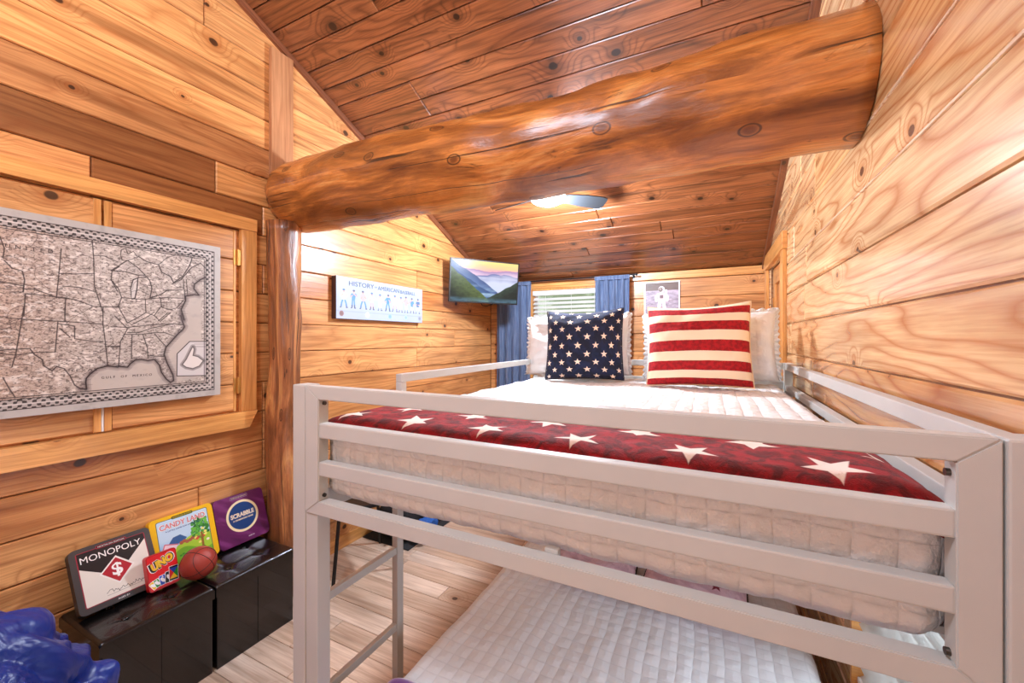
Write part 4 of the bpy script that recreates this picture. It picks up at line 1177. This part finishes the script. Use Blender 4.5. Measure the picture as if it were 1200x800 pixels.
# basketball
bl = thing('basketball', 'small red brown basketball resting on the black ottomans', 'ball', (-2.14, 1.045, .3865))
R = .071
bm = BM(); bmesh.ops.create_uvsphere(bm, u_segments=48, v_segments=32, radius=R, matrix=Matrix.Translation((0, 0, R)))
obj('ball_shell', bm, plain('ball_rubber', lin(160, 56, 42), .38, bump=.5, bscale=500), bl, smooth=True)
bm = BM(); rot = Matrix.Rotation(.5, 3, 'X') @ Matrix.Rotation(.35, 3, 'Z')
def circ(fn): 
    pts = [rot @ Vector(fn(k*2*PI/64))*1.0 for k in range(65)]; pts = [p.normalized()*R*1.001+Vector((0, 0, R)) for p in pts]
    tube(bm, pts, .0013, 6, cap=False)
circ(lambda a: (math.cos(a), math.sin(a), 0)); circ(lambda a: (math.cos(a), 0, math.sin(a)))
for s_ in (-1, 1): circ(lambda a: (s_*.62+.28*s_*math.cos(2*a), math.cos(a), math.sin(a)*.8))
obj('seam_lines', bm, BLK, bl, smooth=True)

# ------------------------------------------------------------------ beanbag
bm = BM(); bmesh.ops.create_icosphere(bm, subdivisions=7, radius=1)
for v in bm.verts:
    p = v.co.copy(); n = p.copy()
    q_ = Vector((p.x, p.y, p.z*.8))
    wq = q_+Vector((mn.noise(q_*1.7+Vector((2, 2, 2))), mn.noise(q_*1.7+Vector((7, 2, 2))), mn.noise(q_*1.7+Vector((2, 9, 2)))))*.35
    w_ = -.05+.15*abs(mn.noise(wq*1.6+Vector((2.1, 4.2, 1))))+.11*abs(mn.noise(wq*3.1+Vector((7.7, 1.2, 3))))+.06*abs(mn.noise(wq*6.3+Vector((4.4, 8.2, 5))))
    az = math.atan2(p.y, p.x); lv = .30+.10*mn.noise(Vector((p.x*1.5, p.y*1.5, 6)))
    up_ = max(0, min(1, (p.z-lv)/.12))
    w_ += -.04*up_ - .06*math.exp(-((p.z-lv-.05)/.05)**2)
    fo = abs(math.sin(az*4.5+2.2*mn.noise(q_*1.3)+p.z*1.5))
    w_ += .024*up_*(fo**.6)*(1-max(0, p.z)**4) + .03*(1-up_)*abs(math.sin(az*3+p.z*2))
    s_ = 1+w_
    v.co = Vector((p.x*.48*s_, p.y*.62*s_, max(-.30, p.z*.53*s_)))
    if v.co.z < -.2: v.co.z = -.2-(-.2-v.co.z)*.9
zmin = min(v.co.z for v in bm.verts)
bb = obj('beanbag', bm, NYLON, None, loc=(-1.80, -.02, -zmin+.001), smooth=True)
tag(bb, 'shiny blue nylon beanbag on the floor in the bottom left corner', 'beanbag')

# ------------------------------------------------------------------ bunk bed
bed = thing('bunk_bed', 'greige painted square tube metal bunk bed with ladder', 'bed', (-.38, .85, 0))
def part(name, *bx, bev=.003, parent=bed, mat=PAINT, label=None, org=(-.38, .85, 0)):
    bm = BM()
    for b_ in bx: box(bm, b_[0]-org[0], b_[1]-org[0], b_[2]-org[1], b_[3]-org[1], b_[4]-org[2], b_[5]-org[2], bev)
    return obj(name, bm, mat, parent, label=label)
BX0, BX1, BY0, BY1, BT = -1.199, .432, .85, 2.93, 1.354
part('bed_post', (BX0, BX0+.058, .85, .905, 0, BT), bev=.004)
part('bed_post', (.386, BX1, .845, .905, 0, BT), bev=.004)
part('bed_post', (BX0, BX0+.058, BY1-.055, BY1, 0, BT), bev=.004)
part('bed_post', (.386, BX1, BY1-.055, BY1, 0, BT), bev=.004)
part('post_leg', (BX0+.059, -1.088, .853, .90, 0, .957))
# foot panel with mitred frame
fp = BM()
def fr(poly, y0=.848, y1=.886):
    prism(fp, [(x+.38, z) for x, z in poly], y0-.85, y1-.85)
a0, a1, z0_, z1_, s1, s2, rt = -1.138, .383, .959, 1.353, .060, .050, .040
fr([(a0, z0_), (a0+s1, z0_+.042), (a0+s1, z1_-rt), (a0, z1_)])
fr([(a1, z0_), (a1, z1_), (a1-s2, z1_-rt), (a1-s2, z0_+.042)])
fr([(a0, z1_), (a0+s1, z1_-rt), (a1-s2, z1_-rt), (a1, z1_)])
fr([(a0, z0_), (a1, z0_), (a1-s2, z0_+.042), (a0+s1, z0_+.042)])
bmesh.ops.bevel(fp, geom=[e for e in fp.edges if e.calc_length() > .02], offset=.0022, segments=2, affect='EDGES')
footp = obj('foot_panel', fp, PAINT, bed)
for za, zb in ((1.195, 1.240), (1.079, 1.122)):
    part('panel_bar', (a0+s1-.001, a1-s2+.001, .851, .883, za, zb), bev=.004)
# screws on the inner stile and brackets
def screw(x, y, z, nx):
    bm = BM(); tube(bm, [(x+.38, y-.85, z), (x+.38+nx*.006, y-.85, z)], .006, 12); obj('screw', bm, STEEL, bed)
screw(a1-s2+.0, .868, 1.292, -1); screw(a1-s2, .868, 1.012, -1); screw(a0+s1, .868, 1.300, 1); screw(a0+s1, .868, 1.016, 1)
# head panel
hp = [(BX0+.058, .386, BY1-.042, BY1-.008, za, zb) for za, zb in ((.959, 1.0), (1.079, 1.122), (1.195, 1.24), (1.314, 1.353))]
part('head_panel', *hp)
# side rails and deck
part('side_rail', (BX0+.012, BX0+.048, .905, BY1-.055, .955, 1.0))
part('side_rail', (.392, .425, .905, BY1-.055, .955, 1.0))
part('guard_rail', (-1.185, -1.155, 1.305, BY1-.055, 1.318, 1.352), (-1.185, -1.155, 1.305, 1.337, 1.0, 1.318), (-1.185, -1.155, 1.337, BY1-.055, 1.17, 1.20))
part('guard_rail', (.392, .425, .905, BY1-.055, 1.314, 1.352), (.392, .425, .905, BY1-.055, 1.19, 1.222))
sl = [(BX0+.048, .392, y, y+.06, .966, .98) for y in [1.0+.16*i for i in range(12)]]
for s_ in sl: part('deck_slat', s_, mat=PAINT, bev=.001)
# bracket with bolt over the bottom rail
part('deck_bracket', (-.352, -.318, .886, .905, .955, 1.01)); 
bm = BM(); tube(bm, [(.045, .034, .99), (.045, .030, .99)], .008, 14); obj('screw', bm, STEEL, bed)
# lower bunk rails
part('side_rail', (-.985, -.955, .905, BY1-.055, .11, .155)); part('side_rail', (.35, .38, .905, BY1-.055, .11, .155))
part('cross_rail', (BX0+.058, .386, .858, .89, .11, .155)); part('cross_rail', (BX0+.058, .386, BY1-.05, BY1-.02, .11, .155))
for y in [1.0+.17*i for i in range(11)]: part('deck_slat', (-.956, .352, y, y+.06, .125, .139), bev=.001)
# ladder
lad = part('ladder_rail', (-1.238, -1.208, .945, .975, 0, 1.10)); part('ladder_rail', (-1.238, -1.208, 1.34, 1.378, 0, 1.10))
for z in (.262, .590, .915): part('ladder_rung', (-1.234, -1.212, .975, 1.34, z-.016, z+.014))

# ------------------------------------------------------------------ bedding
def soft_box(x0, x1, y0, y1, z0, z1, r, res=.03, amp=.006, seed=0, f=5, puff=None):
    """rounded block with noise; box uv in metres"""
    bm = BM(); c = Vector(((x0+x1)/2, (y0+y1)/2, (z0+z1)/2)); h = Vector((x1-x0, y1-y0, z1-z0))/2
    ul = bm.loops.layers.uv.verify(); cache = {}
    def vert(p):
        k = (round(p.x, 5), round(p.y, 5), round(p.z, 5))
        if k in cache: return cache[k]
        inn = Vector((max(-h.x+r, min(h.x-r, p.x)), max(-h.y+r, min(h.y-r, p.y)), max(-h.z+r, min(h.z-r, p.z))))
        d = p-inn
        q = inn+(d.normalized()*r if d.length > 1e-9 else d)
        nn = d.normalized() if d.length > 1e-9 else Vector((0, 0, 1))
        w = q+c
        q = q+nn*(amp*(mn.noise(w*f+Vector((seed, 0, 0)))+.5*mn.noise(w*f*2.7+Vector((0, seed, 0)))))
        if puff: q = q+nn*puff(w, nn)
        v = bm.verts.new(q+c); cache[k] = v; return v
    def ax(n_, half):
        k = max(2, int(2*(half)/res)); inner = [-half+r+(2*half-2*r)*i/k for i in range(k+1)]
        m = 5; lo = [-half+r-r*math.tan(PI/4*j/m) for j in range(m, 0, -1)]; hi = [half-r+r*math.tan(PI/4*j/m) for j in range(1, m+1)]
        return lo+inner+hi
    A = [ax(0, h.x), ax(1, h.y), ax(2, h.z)]
    for a in range(3):
        b_, c_ = [i for i in range(3) if i != a]
        for s_ in (-1, 1):
            for i in range(len(A[b_])-1):
                for j in range(len(A[c_])-1):
                    P = []
                    for (ii, jj) in ((i, j), (i+1, j), (i+1, j+1), (i, j+1)):
                        p = Vector((0, 0, 0)); p[a] = s_*h[a]; p[b_] = A[b_][ii]; p[c_] = A[c_][jj]; P.append(p)
                    try: f_ = bm.faces.new([vert(p) for p in P])
                    except ValueError: continue
                    f_.smooth = True
                    for lp, p in zip(f_.loops, P):
                        w = p+c; lp[ul].uv = ((w[b_], w[c_]) if a != 0 else (w.y, w.z))
    bmesh.ops.recalc_face_normals(bm, faces=bm.faces)
    return bm
def puffq(cell, d):
    def f(w, n):
        if abs(n.z) > .7: a, b = w.x, w.y
        elif abs(n.y) > .7: a, b = w.x, w.z
        elif abs(n.x) > .7: a, b = w.y, w.z
        else: return 0
        return d*abs(math.sin(PI*a/cell))**.5*abs(math.sin(PI*b/cell))**.5
    return f
bm = soft_box(-1.135, .362, .905, 2.87, .985, 1.224, .055, res=.0146, amp=.008, seed=2, f=7, puff=puffq(.0585, .004))
mt = obj('mattress', bm, QUP, None); tag(mt, 'upper bunk mattress under a white quilted coverlet', 'mattress')
bm = soft_box(-1.0, .352, .905, 2.87, .142, .302, .05, res=.018, amp=.006, seed=9, f=5)
ml = obj('mattress', bm, QLOW, None); tag(ml, 'lower bunk mattress under a pale grey quilted coverlet', 'mattress')

# red throw: a folded length draped over the foot of the upper mattress
def drape(path, x0, x1, thick, res=.012, fold=.006, seed=0, sag=.09, xdrop=.05):
    """path = list of (y,z) centre line; section runs across the bed from x0 to x1"""
    P = [Vector((0, y, z)) for y, z in path]; n = len(P); L = [0]
    for i in range(1, n): L.append(L[-1]+(P[i]-P[i-1]).length)
    bm = BM(); ul = bm.loops.layers.uv.verify(); nx = int((x1-x0)/res)
    top, bot = [], []
    for i in range(n):
        d = (P[min(i+1, n-1)]-P[max(i-1, 0)]).normalized(); nn = Vector((0, -d.z, d.y))
        rt_, rb_ = [], []
        for k in range(nx+1):
            x = x0+(x1-x0)*k/nx; e = min(k, nx-k)*res
            hgt = thick*min(1, .25+(min(L[i], L[-1]-L[i])/.03))
            w = fold*(mn.noise(Vector((x*6, L[i]*9, seed)))+.6*mn.noise(Vector((x*17, L[i]*20, seed+4))))
            dz = -xdrop*max(0, 1-e/sag)**1.6*.8
            hg2 = hgt*min(1, .3+e/.04)
            rt_.append(bm.verts.new(P[i]+nn*(hg2+w)+Vector((x, 0, dz)))); rb_.append(bm.verts.new(P[i]+nn*.001+Vector((x, 0, dz-.002))))
        top.append(rt_); bot.append(rb_)
    for g, s_ in ((top, 1), (bot, -1)):
        for i in range(n-1):
            for k in range(nx):
                q = [(i, k), (i, k+1), (i+1, k+1), (i+1, k)]
                if s_ < 0: q = q[::-1]
                f_ = bm.faces.new([g[a_][b_] for a_, b_ in q]); f_.smooth = True
                for lp, (a_, b_) in zip(f_.loops, q): lp[ul].uv = (x0+(x1-x0)*b_/nx, L[a_])
    for i in range(n-1):
        for k in (0, nx): bm.faces.new((top[i][k], top[i+1][k], bot[i+1][k], bot[i][k]))
    for k in range(nx):
        for i in (0, n-1): bm.faces.new((top[i][k], top[i][k+1], bot[i][k+1], bot[i][k]))
    bmesh.ops.recalc_face_normals(bm, faces=bm.faces)
    return bm, L
zt_ = 1.234
path = [(.893, 1.196), (.896, 1.204), (.902, 1.213), (.911, 1.222), (.926, 1.233), (.945, zt_+.002)]+[(.945+.012*i, zt_+.003) for i in range(1, 25)]
bm, L = drape(path, -1.165, .378, .015, seed=1, xdrop=.055)
th = obj('throw_blanket', bm, THROW, None); tag(th, 'folded red fleece throw with white stars at the foot of the upper bunk', 'blanket')
path = [(.900, .24), (.899, .26), (.902, .285), (.915, .303), (.935, .310)]+[(.935+.012*i, .311) for i in range(1, 15)]
bm, L = drape(path, -1.02, .37, .020, seed=6, xdrop=.03)
obj_ = obj('throw_blanket', bm, PURPLE, None); tag(obj_, 'purple velvet throw across the foot of the lower bunk', 'blanket')

# pillows
def pillow_bm(w, h, t, pinch=.06, n=44, seed=0, wr=.004, sag=.0, ears=0):
    bm = BM(); ul = bm.loops.layers.uv.verify(); G = []
    def P(u, v, s_):
        # corners pull out, sides pull in
        x = u*w/2*(1-pinch*(1-v*v)*abs(u)**1.5); z = v*h/2*(1-pinch*(1-u*u)*abs(v)**1.5)
        e = (1-abs(u)**2.6)*(1-abs(v)**2.6); th_ = t/2*max(0, e)**.45
        b = mn.noise(Vector((u*2.5+seed, v*2.5, s_)))*wr*3+mn.noise(Vector((u*8+seed, v*8, s_*3)))*wr
        edge = min(1, 4*(1-max(abs(u), abs(v))))
        y = s_*(th_+b*edge)
        if sag: z -= sag*h*(1-u*u)*max(0, v)**2
        return Vector((x, y, z+h/2))
    S = {}
    for s_ in (-1, 1):
        for j in range(n+1):
            for i in range(n+1):
                bd_ = i in (0, n) or j in (0, n)
                if s_ == 1 and bd_: S[(1, i, j)] = S[(-1, i, j)]
                else:
                    u, v = -1+2*i/n, -1+2*j/n
                    u = math.copysign(1-(1-abs(u))**1.25, u); v = math.copysign(1-(1-abs(v))**1.25, v)
                    S[(s_, i, j)] = bm.verts.new(P(u, v, s_))
    for s_ in (-1, 1):
        for j in range(n):
            for i in range(n):
                q = [(i, j), (i+1, j), (i+1, j+1), (i, j+1)]
                if s_ == 1: q = q[::-1]
                f_ = bm.faces.new([S[(s_, a, b)] for a, b in q]); f_.smooth = True
                for lp, (a, b) in zip(f_.loops, q):
                    u, v = -1+2*a/n, -1+2*b/n
                    lp[ul].uv = ((u+1)*w/2, (v+1)*h/2)
    return bm
def piping(w, h, pinch, r, mat, parent, n=40, name='piping', sag=0):
    bm = BM(); pts = []
    for side in range(4):
        for i in range(n):
            a = -1+2*i/n
            u, v = ((a, -1), (1, a), (-a, 1), (-1, -a))[side]
            x = u*w/2*(1-pinch*(1-v*v)*abs(u)**1.5); z = v*h/2*(1-pinch*(1-u*u)*abs(v)**1.5)-(sag*h*(1-u*u)*max(0, v)**2)+h/2
            pts.append((x, 0, z))
    pts.append(pts[0]); tube(bm, pts, r, 8, cap=False)
    return obj(name, bm, mat, parent, smooth=True)
def ruffle(w, h, pinch, wid, parent, seed=0):
    bm = BM(); inn, out, inn2, out2 = [], [], [], []; per = 2*(w+h); n = 360
    for k in range(n):
        s_ = k/n*4; side = int(s_); a = -1+2*(s_-side)
        u, v = ((a, -1), (1, a), (-a, 1), (-1, -a))[side]
        x = u*w/2*(1-pinch*(1-v*v)*abs(u)**1.5); z = v*h/2*(1-pinch*(1-u*u)*abs(v)**1.5)+h/2
        cx, cz = 0, h/2; d = Vector((x-cx, 0, z-cz)); d = Vector((d.x/w, 0, d.z/h)).normalized()
        wv = wid*(1+.22*math.sin(k*.9)+.15*mn.noise(Vector((k*.3, seed, 0))))
        zz = max(.001, z+d.z*wv)
        yy = .009*math.sin(k*1.15+seed)
        inn.append(bm.verts.new((x-d.x*.01, 0, z-d.z*.01))); out.append(bm.verts.new((x+d.x*wv, yy, zz)))
        inn2.append(bm.verts.new((x-d.x*.01, .002, z-d.z*.01))); out2.append(bm.verts.new((x+d.x*wv, yy+.002, zz)))
    for k in range(n):
        j = (k+1) % n
        for q in ((inn[k], inn[j], out[j], out[k]), (inn2[j], inn2[k], out2[k], out2[j]), (out[k], out[j], out2[j], out2[k])):
            f_ = bm.faces.new(q); f_.smooth = True
    return obj('ruffle', bm, RUFF, parent)
def place(t, x, y, z, yaw, lean):
    t.location = (x, y, z); t.rotation_euler = (-lean, math.radians(-1.5), yaw)
ZM = 1.238
for (x, y, yw, ln, lb, sd) in ((-.835, 2.685, .03, .16, 'white ruffled pillow sham behind the navy star pillow', 1), (-.02, 2.675, -.02, .16, 'white ruffled pillow sham behind the striped pillow', 5)):
    t = thing('pillow_sham', lb, 'pillow', group='white ruffled shams')
    place(t, x, y, ZM+.012, yw, ln)
    obj('cushion', pillow_bm(.72, .405, .20, .05, seed=sd, wr=.010), LINEN, t); ruffle(.72, .405, .05, .024, t, sd)
t = thing('throw_pillow', 'square navy pillow with cream stars propped on the upper bunk', 'pillow'); place(t, -.722, 2.475, ZM+.004, .10, .22)
obj('cushion', pillow_bm(.495, .455, .17, .05, seed=3, sag=.03), NAVY, t); piping(.495, .455, .05, .004, DNAVY, t, sag=.03)
t = thing('throw_pillow', 'square red and cream striped pillow propped on the upper bunk', 'pillow'); place(t, -.068, 2.39, ZM+.004, -.04, .22)
obj('cushion', pillow_bm(.525, .46, .19, .05, seed=8, sag=.03), STRIPE, t); piping(.525, .46, .05, .004, plain('cream_edge', lin(236, 206, 170), .8), t, sag=.03)
for (x, y, yw, lb, sd) in ((-.532, 2.08, .03, 'pink star pillow lying at the left on the lower bunk', 2), (-.082, 2.05, -.05, 'pink star pillow lying at the right on the lower bunk', 6)):
    t = thing('throw_pillow', lb, 'pillow', group='pink star pillows on the lower bunk'); t.location = (x, y-.22, .370); t.rotation_euler = (-PI/2+.06, 0, yw)
    obj('cushion', pillow_bm(.44, .44, .11, .05, seed=sd), PINKST, t); piping(.44, .44, .05, .005, PIPE, t)

# ------------------------------------------------------------------ things in the dark beyond the ladder
ch = thing('metal_chair', 'black metal chair with thin legs standing by the left wall beyond the ladder', 'chair', (-2.10, 1.97, 0), (0, 0, math.radians(-28)))
bm = box(BM(), -.19, .19, -.19, .19, .43, .455, .008); obj('seat', bm, BLACKM, ch)
for sx in (-1, 1):
    bm = BM(); tube(bm, [(sx*.20, -.21, 0), (sx*.165, -.165, .43)], .011, 8); obj('leg', bm, BLACKM, ch)
    bm = BM(); tube(bm, [(sx*.20, .20, 0), (sx*.17, .165, .43)], .011, 8); obj('leg', bm, BLACKM, ch)
bm = BM(); tube(bm, [(-.165, .165, .44), (-.17, .19, .62), (-.165, .20, .76), (-.12, .205, .79), (.12, .205, .79), (.165, .20, .76), (.17, .19, .62), (.165, .165, .44)], .010, 8)
tube(bm, [(-.168, .195, .66), (.168, .195, .66)], .008, 8); obj('backrest', bm, BLACKM, ch)
bm = BM(); box(bm, 0, .44, 0, 1.15, .001, .008, .003)
rg = obj('floor_mat', bm, plain('charcoal_mat', lin(44, 46, 48), .95, bump=.5, bscale=300), None, loc=(-2.36, 2.24, 0)); tag(rg, 'small charcoal floor mat under the black bag by the left wall', 'mat')
bg = thing('duffel_bag', 'black duffel bag on the floor mat beyond the ladder', 'bag', (-2.12, 2.52, .008))
bm = soft_box(-.15, .15, -.24, .24, 0, .24, .07, res=.03, amp=.02, seed=3, f=7); obj('bag_body', bm, plain('black_canvas', lin(18, 18, 22), .8), bg)
bm = tube(BM(), [(.10, -.12, .22), (.13, -.10, .30), (.13, .10, .30), (.10, .12, .22)], .010, 8); obj('handle', bm, plain('black_web', lin(12, 12, 14), .8), bg)
bm = soft_box(-.05, .05, -.09, .09, 0, .16, .04, res=.015, amp=.02, seed=13, f=14)
bc = obj('folded_jacket', bm, plain('blue_cloth', lin(30, 90, 170), .8, noise_amt=.3), None, loc=(-1.90, 2.42, .009)); tag(bc, 'blue jacket bundled on the floor beside the black bag', 'jacket')

# ------------------------------------------------------------------ lights, sky
w = bpy.data.worlds.new('sky'); sc.world = w; w.use_nodes = True; nt = w.node_tree; N = NT(nt)
tc = N.n('ShaderNodeTexCoord'); sx = N.n('ShaderNodeSeparateXYZ'); N.l(tc.outputs['Generated'], sx.inputs[0])
nz = N.noise(tc.outputs['Generated'], 14, 5, .6)
tree = N.mix(N.smooth(nz, .4, .6), (.62, .72, .55, 1), (.25, .33, .2, 1))
col = N.mix(N.smooth(sx.outputs[2], .14, .40), (1, 1, 1, 1), tree)
bgn = nt.nodes['Background']; N.l(col, bgn.inputs[0]); bgn.inputs[1].default_value = 1.0

def area(name, loc, rot, sx_, sy_, power, col=(1, 1, 1)):
    l = bpy.data.lights.new(name, 'AREA'); l.shape = 'RECTANGLE'; l.size = sx_; l.size_y = sy_; l.energy = power; l.color = col
    o = bpy.data.objects.new(name, l); C.objects.link(o); o.location = loc; o.rotation_euler = rot; return o
def point(name, loc, power, r, col):
    l = bpy.data.lights.new(name, 'POINT'); l.energy = power; l.shadow_soft_size = r; l.color = col
    o = bpy.data.objects.new(name, l); C.objects.link(o); o.location = loc; return o
area('daylight_far_window', (-1.42, YW+.95, 3.0), (math.radians(-38), 0, 0), 1.4, 1.0, 60, (.88, .95, 1.1))
area('daylight_side_window', (XR+.30, 1.32, .65), (0, math.radians(90), 0), .6, .9, 16, (.80, .90, 1.1))
LC = (.83, .94, 1.11)
point('fan_lamp', (HX, HY, HZ-.22), 112, .10, LC)
point('unseen_room_light', (-.95, -.35, 3.2), 112, .30, LC)
point('unseen_room_light', (-.6, -1.5, 1.9), 28, .35, LC)  # weak fill added behind the viewer, no lamp known there

# ------------------------------------------------------------------ camera
cam = bpy.data.cameras.new('camera'); co_ = bpy.data.objects.new('camera', cam); C.objects.link(co_)
co_.location = (0, 0, HC); co_.rotation_euler = (PI/2, 0, TH)
cam.sensor_fit = 'HORIZONTAL'; cam.sensor_width = 36; cam.lens = FF*36/1200
cam.shift_y = -(400-PY0)/1200; cam.clip_start = .02
sc.camera = co_
vs = sc.view_settings; vs.view_transform = 'Standard'; vs.look = 'None'; vs.gamma = 1; vs.exposure = 0.36; vs.use_curve_mapping = False
